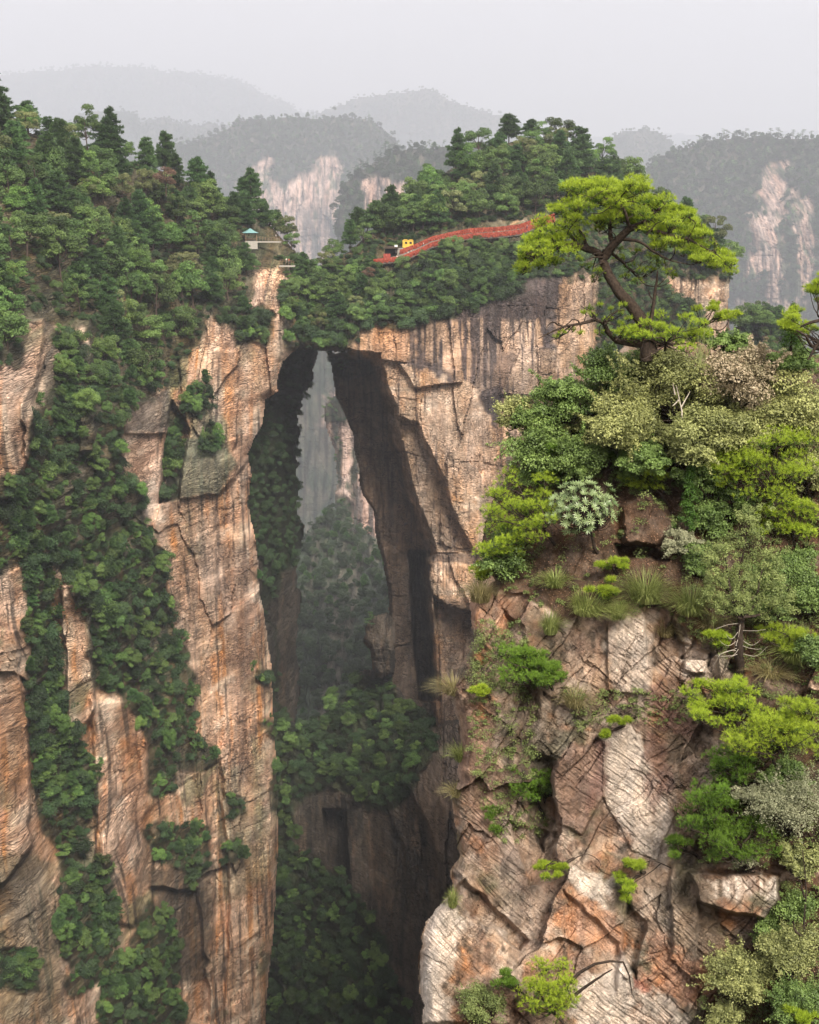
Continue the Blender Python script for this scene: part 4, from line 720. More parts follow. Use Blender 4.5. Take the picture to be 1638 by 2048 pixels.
outer = [P(x, y, 0 + d) for (x, y), d in zip(PATH, np.convolve(np.pad([pathD(*p) for p in PATH], 1, 'edge'), [.25, .5, .25], 'valid') - 3.2)]
inner = [P(x, y, d) for (x, y), d in zip([(800, 509), (832, 497), (862, 483), (900, 474), (940, 466), (1000, 463), (1040, 458), (1070, 447), (1110, 436)], [q[1] + 3.0 for q in outer[1:]])]
inner = [Vector((p[0], p[1], p[2])) for p in inner]
o_ = np.array(outer); i_ = np.array([outer[0] + np.array([0, 3, .3])] + [np.array(p) for p in inner])
A = Acc(); n = len(o_); V = np.concatenate([o_, i_, o_ - [0, 0, .5], i_ - [0, 0, .5]]); k = np.arange(n - 1)
for a_, b_ in ((0, n), (2 * n, 0), (n, 3 * n)): A.F4.append(np.stack([a_ + k, a_ + k + 1, b_ + k + 1, b_ + k], 1))
A.V.append(V); A.T.append(np.zeros(len(V))); obj('path', A.mesh('path', M_POST), kind='structure')
def railing(pts, label, seed, dens, hgt=1.35, drop=.6):
    r = rs(seed); base = np.array(pts[0]); e = obj('ribbon_railing', None, label=label, cat='railing', group='red ribbon railings along the clifftop path', loc=base)
    pp = pline([np.array(p) - base for p in pts], 2.0)
    for p in pp: B = Acc(); box(B, p + [0, 0, hgt * .5 - .2], (.12, .12, hgt + .4)); obj('post', B.mesh('post', M_POST), e)
    for z in (hgt, hgt * .5):
        B = Acc(); B.add(*tube(pline([np.array(p) - base + [0, 0, z] for p in pts], 1.0), .03, 5)); obj('rope', B.mesh('rope', M_POST), e)
    q = pline([np.array(p) - base for p in pts], .5); A = Acc(); L = len(q); idx = r.rand(dens) * (L - 1.01); i0 = idx.astype(int); c = q[i0] + (q[i0 + 1] - q[i0]) * (idx - i0)[:, None]
    z = hgt * np.where(r.rand(dens) < .6, 1, .55) + r.normal(size=dens) * .08; l = .35 + drop * r.rand(dens); w = .06 + .1 * r.rand(dens); a = r.normal(size=dens) * .8; dy = -.08 - .25 * r.rand(dens); top = c + np.c_[0 * z, dy, z]
    sx = np.c_[np.cos(a), np.sin(a), 0 * a] * w[:, None]; dn = np.c_[r.normal(size=dens) * .12, r.normal(size=dens) * .1, -l]
    V = np.stack([top - sx, top + sx, top + sx + dn, top - sx + dn], 1).reshape(-1, 3); A.add(V, np.arange(dens * 4).reshape(-1, 4), np.repeat(r.rand(dens), 4)); obj('ribbons', A.mesh('ribbons', M_RED), e, kind='stuff')
railing(outer, 'outer cliffside railing hung with red prayer ribbons, running uphill right', 401, 5200, 1.5)
railing(inner, 'inner railing thick with red ribbons on the uphill side of the path', 402, 4200, 1.6)
bp = P(782, 519, outer[1][1] + 2.2)
e = obj('ticket_kiosk', None, label='dark roofed open kiosk at the lower end of the red railing', cat='kiosk', loc=bp)
one('roof', M_DWOOD, e, ((0, 0, 4.1), (5.4, 3.4, .25)), ((0, 0, 4.35), (4.2, 2.4, .3)), ((0, 0, 4.6), (2.6, 1.4, .25)))
for sx in (-2.2, 2.2):
    for sy in (-1.2, 1.2): one('post', M_DWOOD, e, ((sx, sy, 1.9), (.22, .22, 4.1)))
one('counter', M_DWOOD, e, ((.6, .8, .6), (2.6, .5, 1.2))); one('back_wall', M_DARK, e, ((0, 1.4, 2), (4.4, .1, 3.6)))
o = one('white_sign', M_WHITE, None, ((0, 0, 0), (1.1, .08, .7)), ((0, .1, -1.4), (.08, .08, 2.2))); o.location = P(792, 492, bp[1] - .5); o['label'] = 'small white sign board on a thin pole over the dark kiosk'; o['category'] = 'sign'
r_ = rs(405); A = Acc(); dn = 420; tx = r_.rand(dn) * 2.4 - 1.2; tz = r_.rand(dn) * 1.8 + .3; V = np.stack([np.c_[tx - .1, -.1 * r_.rand(dn), tz], np.c_[tx + .1, -.1 * r_.rand(dn), tz], np.c_[tx + .1, -.15 * r_.rand(dn), tz - .5], np.c_[tx - .1, -.15 * r_.rand(dn), tz - .5]], 1).reshape(-1, 3); A.add(V, np.arange(dn * 4).reshape(-1, 4), np.repeat(r_.rand(dn), 4))
e = obj('ribbon_rack', None, label='square rack packed with red ribbons left of the kiosk counter', cat='rack', loc=P(774, 519, outer[1][1] + .6)); obj('ribbons', A.mesh('ribbons', M_RED), e, kind='stuff'); one('frame', M_DWOOD, e, ((-1.25, 0, 1.1), (.1, .1, 2.4)), ((1.25, 0, 1.1), (.1, .1, 2.4)), ((0, 0, 2.25), (2.6, .1, .1)))
e = obj('concrete_block', None, label='grey concrete block wall under the yellow booth beside the path', cat='wall', loc=P(803, 514, outer[2][1] + 3.8)); one('wall', M_CONC, e, ((0, 0, 1.3), (4.2, 2.2, 3.2))); one('coping', M_CONC, e, ((0, 0, 3.0), (4.5, 2.5, .2)))
e = obj('yellow_booth', None, label='yellow box shaped booth with two dark openings above the railing', cat='booth', loc=P(816, 495, outer[2][1] + 4.6))
one('wall', M_YEL, e, ((0, 0, 1.3), (3.9, 1.8, 2.6))); one('roof', M_YEL, e, ((-.9, 0, 2.72), (1.4, 2, .24)), ((1.1, 0, 2.7), (1.2, 2, .2)))
for x in (-.7, .95): one('window', M_DARK, e, ((x, -.93, 1.7), (.8, .06, .7)))
# pavilion on the left ridge
def hip(w, d, h, z, over):
    A = Acc(); a, b = w / 2 + over, d / 2 + over; rows = [(1, 0), (.62, .3), (.33, .62), (.06, 1)]; V = []; n = 0
    for s, t in rows: V += [(-a * s, -b * s, z + h * t), (a * s, -b * s, z + h * t), (a * s, b * s, z + h * t), (-a * s, b * s, z + h * t)]
    Fq = [[i * 4 + j, i * 4 + (j + 1) % 4, i * 4 + 4 + (j + 1) % 4, i * 4 + 4 + j] for i in range(3) for j in range(4)] + [[12, 13, 14, 15], [3, 2, 1, 0]]
    A.add(np.array(V), np.array(Fq)); return A
Dp = float(look(mA, 503, 486)[0]) - 2.5; e = obj('pavilion', None, label='small open pavilion with a teal hipped roof on the left ridge', cat='pavilion', loc=P(501, 482, Dp), rot=(0, 0, .25))
obj('roof', hip(3.8, 3.8, 1.5, 2.9, .8).mesh('roof', M_TEAL), e); one('roof_beam', M_DWOOD, e, ((0, -1.9, 2.75), (4, .16, .24)), ((0, 1.9, 2.75), (4, .16, .24)), ((-1.9, 0, 2.75), (.16, 3.6, .24)), ((1.9, 0, 2.75), (.16, 3.6, .24)))
for sx in (-1.9, 1.9):
    for sy in (-1.9, 1.9): one('post', M_WOOD, e, ((sx, sy, .9), (.22, .22, 3.6)))
one('railing', M_WOOD, e, ((0, -1.9, .95), (3.6, .1, .1)), ((0, -1.9, .5), (3.6, .1, .1)), ((-1.9, 0, .95), (.1, 3.6, .1)), ((1.9, 0, .95), (.1, 3.6, .1))); one('floor', M_CONC, e, ((0, 0, -1.4), (4.4, 4.4, 2.8))); one('bench', M_WOOD, e, ((0, 1.5, .4), (3.2, .4, .1)))
def fence(pts, label, D, n):
    e = obj('wooden_fence', None, label=label, cat='fence', loc=P(*pts[0], D)); b = P(*pts[0], D); q = np.array([P(x, y, D) - b for x, y in pts]); pp = pline(q, np.linalg.norm(q[-1]) / n)
    for p in pp: one('post', M_WOOD, e, (p + [0, 0, .2], (.14, .14, 2.0)))
    for z in (.55, 1.05): B = Acc(); B.add(*tube(q + [0, 0, z], .06, 5)); obj('rail', B.mesh('rail', M_WOOD), e)
    one('deck', M_CONC, e, ((q[0] + q[-1]) / 2 + np.array([0, .8, -.9]), (abs(q[-1][0] - q[0][0]) + .6, 2.6, .4)))
fence([(514, 478), (535, 482), (560, 480)], 'wooden fence of the lookout terrace right of the pavilion', Dp - .6, 8)
fence([(560, 526), (575, 526), (588, 529)], 'short fence by the lower lookout where the bridge begins', 497, 5)
def person(px, py, D, label, shirt, legs, rz, seed, step=.1):
    r = rs(seed); e = obj('person', None, label=label, cat='person', loc=P(px, py, D), rot=(0, 0, rz))
    def skin(nm, verts, edges, rad, mat, sub=1):
        me = bpy.data.meshes.new(nm); me.from_pydata(verts, edges, []); me.materials.append(mat); o = obj(nm, me, e); md = o.modifiers.new('skin', 'SKIN'); md.use_smooth_shade = True
        for i, q in enumerate(rad): me.skin_vertices[0].data[i].radius = (q, q * .8)
        me.skin_vertices[0].data[0].use_root = True; s = o.modifiers.new('sub', 'SUBSURF'); s.levels = s.render_levels = sub
    s = step; sw = .12 * r.normal()
    v = [(0, 0, .93), (0, 0, 1.2), (0, 0, 1.42), (0, .01, 1.52), (0, -.01, 1.6), (0, -.015, 1.71), (-.2, 0, 1.4), (-.26, sw, 1.12), (-.25, sw - .12, .88), (.2, 0, 1.4), (.26, -sw, 1.12), (.25, -sw - .12, .88), (-.09, 0, .88), (-.1, -s, .48), (-.1, s * .6, .07), (-.1, s * .6 - .14, .03), (.09, 0, .88), (.1, s, .48), (.1, -s * .6 + .1, .07), (.1, -s * .6 - .05, .03)]
    skin('body', v, [(0, 1), (1, 2), (2, 3), (3, 4), (4, 5), (2, 6), (6, 7), (7, 8), (2, 9), (9, 10), (10, 11), (0, 12), (12, 13), (13, 14), (14, 15), (0, 16), (16, 17), (17, 18), (18, 19)], [.14, .13, .15, .055, .09, .085, .055, .042, .035, .055, .042, .035, .085, .06, .045, .04, .085, .06, .045, .04], M_SKIN, 2)
    skin('shirt', [v[0], v[1], v[2], v[6], tuple(np.array(v[7]) * .6 + np.array(v[6]) * .4), v[9], tuple(np.array(v[10]) * .6 + np.array(v[9]) * .4)], [(0, 1), (1, 2), (2, 3), (3, 4), (2, 5), (5, 6)], [.17, .165, .18, .08, .07, .08, .07], shirt)
    skin('trousers', [(0, 0, .97), v[12], v[13], (v[14][0], v[14][1], .15), v[16], v[17], (v[18][0], v[18][1], .15)], [(0, 1), (1, 2), (2, 3), (0, 4), (4, 5), (5, 6)], [.16, .11, .085, .07, .11, .085, .07], legs)
    skin('hair', [(0, .03, 1.63), (0, .02, 1.74)], [(0, 1)], [.085, .095], M_HAIR, 2)
od = lambda i, k=.9: float(outer[i][1] + k)
person(794, 520, od(1), 'person in a white shirt standing in front of the kiosk', M_WSH, M_NAVY, .4, 501)
person(778, 521, od(1, .8), 'person in white and dark trousers beside the ribbon rack', M_WSH, M_DARK, -.8, 502)
person(816, 512, od(2, 1.2), 'person in a white top walking up below the yellow booth', M_WSH, M_GSH, 1.2, 503, .2)
person(822, 509, od(2, 1.2), 'second white shirted walker, a step above the first by the booth', M_WSH, M_NAVY, 1.4, 504, .2)
person(847, 494, od(3, 1.3), 'lone walker in white between the two ribbon railings', M_WSH, M_GSH, 1.5, 505, .2)
person(1054, 458, od(7, 1.4), 'walker in grey near the top of the red railing', M_GSH, M_NAVY, 1.2, 506, .2)
person(1066, 454, od(8, 1.6), 'walker in white highest up the red railing', M_WSH, M_DARK, 1.2, 507, .2)
person(552, 478, Dp + .3, 'person in white on the lookout terrace right of the pavilion', M_WSH, M_DARK, 2, 508)
person(573, 526, 497.8, 'person in white at the lower lookout by the bridge', M_WSH, M_GSH, .3, 509)
person(578, 527, 497.8, 'person in red beside the white figure at the lower lookout', M_RSH, M_NAVY, -.5, 510)
# ------------------------------------------------------------------ foreground plants
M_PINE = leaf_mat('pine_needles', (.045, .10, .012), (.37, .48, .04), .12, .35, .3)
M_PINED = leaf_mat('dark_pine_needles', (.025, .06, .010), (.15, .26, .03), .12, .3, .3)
M_LEAFY = leaf_mat('olive_leaves', (.035, .05, .015), (.43, .45, .17), .12, .3, .35, .5)
M_LEAFG = leaf_mat('green_leaves', (.022, .05, .015), (.23, .33, .09), .12, .3, .35, .5)
M_LEAFP = leaf_mat('pinkish_leaves', (.12, .12, .05), (.58, .46, .33), .1, .3, .3)
M_SILV = leaf_mat('silver_leaves', (.09, .11, .05), (.38, .38, .24), .1, .25, .4)
M_RHODO = leaf_mat('waxy_leaves', (.06, .11, .035), (.30, .38, .17), .08, .2, .5, .4)
M_JUN = leaf_mat('juniper_sprays', (.05, .08, .025), (.27, .32, .11), .1, .25, .2)
M_CYP = leaf_mat('cypress_sprays', (.03, .07, .015), (.09, .17, .03), .1, .2, .2)
M_GRASS = leaf_mat('grass_blades', (.10, .14, .03), (.42, .46, .16), .15, .4, .3)
M_DRYG = leaf_mat('dry_grass_blades', (.16, .14, .06), (.46, .40, .20), .15, .4, .3)
M_DEAD = plain('bleached_wood', (.42, .37, .31), .9, .3, 20)
def KD(px, py, off=0): return float(look(mK, px, py)[0]) + off
def place(px, py, D): return P(px, py, D)
def curved(a, b, r, sag=.12, n=4):
    a = np.array(a); b = np.array(b); L = np.linalg.norm(b - a); t = np.linspace(0, 1, n)[:, None]
    k = r.normal(size=3) * L * sag; return a + (b - a) * t + np.sin(t * math.pi) * k + (r.normal(size=(n, 3)) * L * .04) * np.sin(t * math.pi)
def pad_tufts(c, rx, rz, n, r, L=.12, k=14, w=.011):
    """one cloud-shaped pad of needle tufts"""
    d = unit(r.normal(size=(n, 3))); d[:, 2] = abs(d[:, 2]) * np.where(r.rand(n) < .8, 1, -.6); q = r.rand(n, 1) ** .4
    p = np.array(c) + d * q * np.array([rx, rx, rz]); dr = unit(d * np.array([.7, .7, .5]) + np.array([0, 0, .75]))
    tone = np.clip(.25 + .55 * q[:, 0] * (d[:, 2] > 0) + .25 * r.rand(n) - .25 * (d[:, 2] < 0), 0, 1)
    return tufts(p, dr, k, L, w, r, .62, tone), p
def pine(nm, px, py, w, h, label, seed, npad=16, root=None, mat=None, D=None, off=-.5, cat='pine bush', group=None, dens=44, shape=None, depth=.6, flat=.62):
    """pine whose crown fills w x h photo pixels round (px, py), rooted at the pixel root"""
    r = rs(seed); rt = root or (px, py + h * .5); Dr = KD(*rt) if D is None else D; Dc = Dr + off; m = mpp(Dc)
    base = P(rt[0], rt[1], Dr + .05); c0 = P(px, py, Dc) - base
    e = obj(nm, None, label=label, cat=cat, group=group, loc=base)
    A = Acc(); B = Acc(); hub = c0 * .55; B.add(*tube(curved((0, 0, 0), hub, r, .1), [.06, .05, .045, .035][:4], 7))
    for i in range(npad):
        if shape: u_, v_ = shape[i % len(shape)]; u_ += r.normal() * .06; v_ += r.normal() * .06
        else:
            a = r.rand() * 6.283; q = r.rand() ** .5 * .86; u_, v_ = math.cos(a) * q, math.sin(a) * q
        yd = r.normal() * .35 * w * m * depth
        c = c0 + np.array([u_ * w * m / 2, yd, -v_ * h * m / 2]); rx = (.16 + .1 * r.rand()) * min(w, h * 1.3) * m * .72 + .05
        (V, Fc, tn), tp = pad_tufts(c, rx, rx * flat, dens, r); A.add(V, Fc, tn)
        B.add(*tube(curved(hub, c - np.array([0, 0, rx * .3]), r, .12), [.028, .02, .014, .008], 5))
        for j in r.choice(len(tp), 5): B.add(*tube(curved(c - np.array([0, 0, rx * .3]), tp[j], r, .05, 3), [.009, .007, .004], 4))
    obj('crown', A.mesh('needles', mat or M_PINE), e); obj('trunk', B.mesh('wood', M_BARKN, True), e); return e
def bush(nm, px, py, w, h, label, seed, mat, leaf=.075, n=9000, D=None, off=-.4, npuff=34, aspect=.55, cat='shrub', shell=(.5, 1.25), root=None, depth=.8, puff=.17):
    r = rs(seed); rt = root or (px, py + h * .4); Dr = KD(*rt) if D is None else D; Dc = Dr + off; m = mpp(Dc); base = P(rt[0], rt[1], Dr); c0 = P(px, py, Dc) - base
    bl = []
    for i in range(npuff):
        d = unit(r.normal(size=3)); q = r.rand() ** .4 * .8; d = d * q; R = (puff * (.4 + 1.1 * r.rand())) * min(w, h) * m; d = d * (1.15 if r.rand() < .3 else 1)
        bl.append((c0[0] + d[0] * w * m / 2, c0[1] + d[1] * w * m / 2 * depth, c0[2] + d[2] * h * m / 2, R, R, R * .75))
    sh = []; hubs = len(bl)
    for i in range(int(hubs * 1.3)):                       # shoots that break the outline
        o_ = np.array(bl[r.randint(hubs)][:3]); d = unit((o_ - c0) / (np.array([w, w * depth, h]) * m / 2) + r.normal(size=3) * .35 + np.array([0, 0, .45])); L_ = (.10 + .22 * r.rand()) * min(w, h) * m
        for t_ in np.linspace(.3, 1.0, 6): sh.append((*(o_ + d * L_ * t_ * 1.5 + np.array([0, 0, -.12]) * (t_ * L_) ** 2), *([.03 + .035 * (1 - t_) + .012 * min(w, h) * m] * 3)))
    stems_ = bl; e = obj(nm, None, label=label, cat=cat, loc=base); A = Acc(); A.add(*leaf_cloud(sh, int(n * .3), leaf, r, aspect, .5, .4, (.2, 1.5), .6)); A.add(*leaf_cloud(bl, n, leaf, r, aspect, .6, .35, shell)); B = Acc()
    for b in bl: B.add(*tube(curved((0, 0, 0), b[:3], r, .12), [.022, .016, .011, .005], 5))
    obj('foliage', A.mesh('leaves', mat), e); obj('stems', B.mesh('wood', M_BARKN, True), e); return e
# the windswept pine on the summit
def hero():
    r = rs(5); D0 = 44.0; m = mpp(D0); base = P(1285, 690, D0)
    q = lambda x, y, d=0: P(x, y, D0 + d) - base
    e = obj('windswept_pine', None, label='large windswept pine with flat bright crown and leaning trunk on the crag summit', cat='pine tree', loc=base)
    T = Acc(); ad = lambda pts, rad: T.add(*tube(pts, rad, 9, r, .008))
    ad([q(1300, 720), q(1292, 672), q(1283, 640), q(1262, 610, -.1), q(1238, 583, -.1), q(1218, 552, 0), q(1206, 520, .1), q(1212, 500, .1)], [.30, .24, .21, .185, .17, .155, .14, .11])
    obj('trunk', T.mesh('trunk', M_BARKN, True), e)
    limbs = [([q(1208, 515, .1), q(1222, 495), q(1238, 478, -.2), q(1258, 458, -.3), q(1285, 448, -.4), q(1305, 460, -.5), q(1335, 470, -.6), q(1375, 478, -.7), q(1420, 502, -.8)], [.15, .14, .13, .115, .1, .08, .06, .045, .02]),
             ([q(1206, 520, .1), q(1196, 506, .2), q(1170, 497, .1), q(1140, 490, -.2), q(1105, 500, -.4), q(1070, 520, -.5)], [.13, .125, .11, .08, .045, .02]),
             ([q(1225, 492), q(1221, 470, .2), q(1218, 440, .3), q(1210, 410, .4)], [.09, .075, .05, .025]), ([q(1258, 458, -.3), q(1252, 430, -.5), q(1240, 400, -.6)], [.07, .05, .02]),
             ([q(1245, 478, -.2), q(1280, 484, -.6), q(1310, 505, -.9), q(1340, 520, -1.1), q(1372, 528, -1.2)], [.06, .045, .035, .022, .01]), ([q(1285, 448, -.4), q(1305, 425, .3), q(1340, 415, .6), q(1385, 440, .7), q(1430, 480, .8)], [.07, .05, .04, .03, .015]),
             ([q(1175, 497, .1), q(1165, 470, .5), q(1140, 440, .9), q(1120, 400, 1.1)], [.07, .05, .035, .015]), ([q(1160, 495, .1), q(1130, 460, .6), q(1095, 455, .8), q(1060, 490, .9)], [.06, .045, .03, .012]), ([q(1215, 500), q(1240, 520, .5), q(1265, 545, .9), q(1290, 570, 1)], [.06, .045, .03, .012])]
    segs = []
    for pts, rad in limbs:
        B = Acc(); B.add(*tube(pts, rad, 7, r, .006)); obj('limb', B.mesh('limb', M_BARKN, True), e); segs += [p for p in tube(pts, rad, 4)[0][::4]]
    segs = np.array(segs)
    # dead low bough reaching left
    B = Acc(); B.add(*tube([q(1285, 688), q(1262, 686), q(1232, 680), q(1214, 662), q(1208, 645, -.2), q(1190, 640, -.3), q(1160, 647, -.5), q(1130, 652, -.6), q(1105, 662, -.7), q(1077, 678, -.8)], [.16, .13, .11, .09, .07, .06, .045, .035, .025, .012], 7, r, .01))
    for a, b_, c in [((1160, 647), (1145, 640), (1112, 668)), ((1150, 648), (1130, 668), (1100, 682)), ((1125, 653), (1105, 645), (1092, 655)), ((1195, 640), (1180, 622), (1160, 612)), ((1210, 650), (1230, 625), (1250, 620)), ((1140, 652), (1120, 672), (1118, 690)), ((1232, 680), (1250, 655), (1240, 640))]:
        B.add(*tube([q(*a, -.5), q(*b_, -.6), q(*c, -.6)], [.03, .02, .007], 5, r, .01))
    obj('low_bough', B.mesh('bough', M_BARKN, True), e)
    crown = [(1118, 372), (1160, 358), (1205, 362), (1240, 375), (1285, 356), (1303, 385), (1345, 408), (1390, 436), (1422, 478), (1462, 522), (1466, 550), (1425, 543), (1385, 520), (1350, 496), (1310, 500), (1285, 470), (1245, 452), (1200, 462), (1165, 478), (1140, 512), (1110, 534), (1075, 548), (1040, 555), (1038, 520), (1055, 480), (1078, 445), (1100, 418), (1135, 405)]
    pads = [];
    while len(pads) < 215:
        x, y = 1035 + 435 * r.rand(), 355 + 200 * r.rand()
        if inpoly(np.array([x]), np.array([y]), crown)[0]: pads.append((x, y, r.normal() * .75))
    # hand-placed silhouettes: tips of the crown and the lower tiers
    for x, y in [(1135, 378), (1165, 368), (1200, 368), (1285, 364), (1292, 380), (1330, 402), (1370, 425), (1410, 468), (1440, 505), (1458, 528), (1462, 545), (1045, 545), (1048, 515), (1060, 480), (1085, 442), (1110, 425), (1240, 382)]: pads.append((x, y, r.normal() * .3))
    low = [(1240, 520), (1262, 535), (1285, 545), (1250, 555), (1275, 565), (1300, 540), (1320, 530), (1335, 545), (1345, 555), (1300, 515), (1190, 560), (1196, 545), (1235, 500), (1270, 505), (1315, 520), (1175, 535), (1160, 520)]
    bough = [(1180, 618), (1200, 612), (1222, 620), (1240, 628), (1185, 632), (1215, 640), (1245, 612), (1172, 628), (1125, 668), (1145, 662), (1112, 676), (1160, 668), (1200, 668), (1240, 650), (1256, 640)]
    A = Acc(); TW = Acc()
    def pads_to(A, lst, rad, n, dsc=1, kk=12, tone=0):
        for x, y, d in lst:
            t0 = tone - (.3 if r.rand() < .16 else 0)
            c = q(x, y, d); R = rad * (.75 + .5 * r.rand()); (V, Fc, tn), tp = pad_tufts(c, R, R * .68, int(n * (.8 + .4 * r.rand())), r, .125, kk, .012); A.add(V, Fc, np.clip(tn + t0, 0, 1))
            j = np.argmin(((segs - c) ** 2).sum(1)); TW.add(*tube(curved(segs[j], c - np.array([0, 0, R * .35]), r, .12), [.022, .016, .012, .006], 5))
            for jj in r.choice(len(tp), 6): TW.add(*tube(curved(c - np.array([0, 0, R * .35]), tp[jj], r, .08, 3), [.008, .006, .003], 4))
    pads_to(A, pads, .28, 44)
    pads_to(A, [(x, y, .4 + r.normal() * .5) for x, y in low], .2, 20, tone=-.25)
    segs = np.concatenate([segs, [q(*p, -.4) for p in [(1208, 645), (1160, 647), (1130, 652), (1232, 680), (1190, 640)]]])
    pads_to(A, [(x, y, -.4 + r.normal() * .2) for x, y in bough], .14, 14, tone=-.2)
    obj('crown', A.mesh('needles', M_PINE), e); obj('twigs', TW.mesh('twigs', M_BARKN, True), e)
    for a, b_ in [((1205, 515), (1172, 520)), ((1210, 525), (1185, 537)), ((1215, 540), (1196, 556)), ((1205, 508), (1180, 512))]:
        B = Acc(); B.add(*tube([q(*a), q((a[0] + b_[0]) / 2, (a[1] + b_[1]) / 2 - 3, -.2), q(*b_, -.3)], [.03, .02, .006], 5)); obj('dead_stub', B.mesh('stub', M_BARKN, True), e)
hero()
D0 = 43.6; B = Acc(); bs = P(1300, 645, D0); r0 = rs(9)
for pts, rad in [([(1300, 660), (1304, 630), (1308, 600), (1312, 570), (1316, 540)], [.07, .06, .055, .045, .015]), ([(1308, 600), (1300, 592), (1296, 580)], [.03, .02, .008]), ([(1311, 575), (1322, 566), (1330, 556)], [.025, .015, .006])]:
    B.add(*tube([P(x, y, D0) - bs for x, y in pts], rad, 6, r0, .006))
obj('dead_snag', B.mesh('snag', M_BARKN, True), label='thin dead snag standing right beside the leaning pine trunk', cat='dead tree', loc=bs)

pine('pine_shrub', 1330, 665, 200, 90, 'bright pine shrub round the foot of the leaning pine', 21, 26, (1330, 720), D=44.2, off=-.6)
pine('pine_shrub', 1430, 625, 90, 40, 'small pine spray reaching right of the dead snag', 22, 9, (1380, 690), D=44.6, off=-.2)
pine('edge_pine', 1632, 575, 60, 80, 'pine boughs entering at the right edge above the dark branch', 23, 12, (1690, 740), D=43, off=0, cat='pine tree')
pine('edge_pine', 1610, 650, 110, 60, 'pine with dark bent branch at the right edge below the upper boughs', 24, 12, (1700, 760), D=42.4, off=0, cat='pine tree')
def twigs(nm, px, py, D, segs, label, seed, mat, cat='dead branch', rad=.02):
    r = rs(seed); b = P(px, py, D); B = Acc()
    for s in segs:
        m_ = len(s); B.add(*tube([P(x, y, D + r.normal() * .08) - b for x, y in s], list(np.linspace(rad, rad * .3, m_)), 5, r, .004))
    return obj(nm, B.mesh('wood', mat, True), label=label, cat=cat, loc=b)
twigs('dark_branch', 1650, 720, 42.0, [[(1660, 700), (1625, 692), (1610, 670), (1590, 660)], [(1650, 640), (1620, 645), (1600, 655)], [(1640, 680), (1615, 720)]], 'thick dark bent branch at the right edge over the shrubs', 30, M_BARKN, rad=.07)
r = rs(31); sg = []
for i in range(26):
    x0 = 1400 + r.randn() * 14; y0 = 716 - r.rand() * 60; x1 = x0 + r.randn() * 32; y1 = y0 - 20 - 40 * r.rand(); sg.append([(1402, 735), (x0, y0), (x1, y1)])
twigs('bare_shrub', 1402, 735, 43.6, sg, 'thin bare greenish shrub between the pine shrub and pink bush', 31, plain('green_twig', (.22, .24, .1), .9), 'shrub', .009)
# columnar cypresses
def cyp(px, y0, y1, w, label, seed, D, mat=None):
    r = rs(seed); m = mpp(D); H = (y1 - y0) * m; b = P(px, y1, D); n = 150; t = r.rand(n) ** .8
    p = np.c_[r.normal(size=n) * w * m * .24 * (1.15 - t), r.normal(size=n) * w * m * .24 * (1.15 - t), t * H]
    e = obj('cypress', None, label=label, cat='cypress', loc=b); A = Acc(); A.add(*leaf_cloud([(*q, .09, .09, .13) for q in p], 5200, .055, r, .5, .6, .6, (.3, 1.2)))
    B = Acc(); B.add(*tube([(0, 0, -.3), (.02, 0, H * .5), (0, 0, H * .95)], [.05, .035, .01])); obj('foliage', A.mesh('sprays', mat or M_CYP), e); obj('trunk', B.mesh('wood', M_BARKN, True), e)
cyp(1581, 612, 700, 50, 'small pointed dark cypress on the skyline near the right edge', 41, 43.5)
cyp(1375, 925, 1060, 42, 'slim dark green cypress in the middle of the crag shrubs', 42, KD(1375, 1060) - .5)
# rounded shrubs of the upper crag
bush('leafy_shrub', 1345, 775, 230, 150, 'large rounded olive shrub holding dead white twigs', 51, M_LEAFY, n=22000, D=44.6, npuff=46)
bush('leafy_shrub', 1215, 745, 130, 100, 'olive green shrub just below the low pine bough', 52, M_LEAFG, n=11000, D=45.2)
bush('pinkish_shrub', 1500, 760, 200, 150, 'pinkish brown seeding shrub on the upper right of the crag', 53, M_LEAFP, n=17000, D=44.2, npuff=36)
bush('leafy_shrub', 1590, 830, 170, 170, 'olive shrub under the pinkish one at the right edge', 54, M_LEAFY, n=17000, D=43.7, npuff=34)
bush('leafy_shrub', 1130, 800, 150, 110, 'dark green shrub forming the upper left shoulder of the thicket', 55, M_LEAFG, n=14000, D=45.2)
bush('leafy_shrub', 1235, 840, 190, 140, 'grey green round shrub in the centre of the thicket', 56, M_LEAFY, n=19000, D=43.9, npuff=38)
bush('leafy_shrub', 1060, 880, 130, 140, 'green shrub hanging at the left edge of the thicket', 57, M_LEAFG, n=14000, D=45.0)
bush('leafy_shrub', 1380, 870, 200, 120, 'pale olive shrub below the dead white twigs', 58, M_LEAFY, n=18000, D=43.3, npuff=36)
bush('leafy_shrub', 1160, 920, 130, 100, 'dark shrub above the waxy leaved rhododendron', 59, M_LEAFG, n=11000, D=44.2)
bush('leafy_shrub', 1310, 925, 170, 70, 'shaded shrub above the small bright pine', 60, M_LEAFG, n=11000, D=43.6)
bush('leafy_shrub', 1480, 870, 150, 120, 'olive shrub left of the big right-hand pine', 61, M_LEAFY, n=13000, D=43.4)
bush('leafy_shrub', 1030, 825, 90, 80, 'small loose olive shrub at the far left tip of the thicket', 62, M_LEAFY, n=5000, D=45.4, shell=(.3, 1.4))
bush('leafy_shrub', 1450, 690, 120, 50, 'low green shrub under the bare twigs on the summit', 63, M_LEAFG, n=6000, D=44.8)
bush('leafy_shrub', 1590, 720, 120, 70, 'green shrub at the foot of the skyline cypress', 64, M_LEAFG, n=8000, D=44.0)
twigs('dead_twigs', 1362, 830, 43.0, [[(1365, 838), (1362, 815), (1352, 770)], [(1362, 815), (1380, 783)], [(1358, 800), (1345, 812)], [(1350, 790), (1346, 765)]], 'bleached dead twigs sticking out of the large olive shrub', 65, M_DEAD, rad=.03)

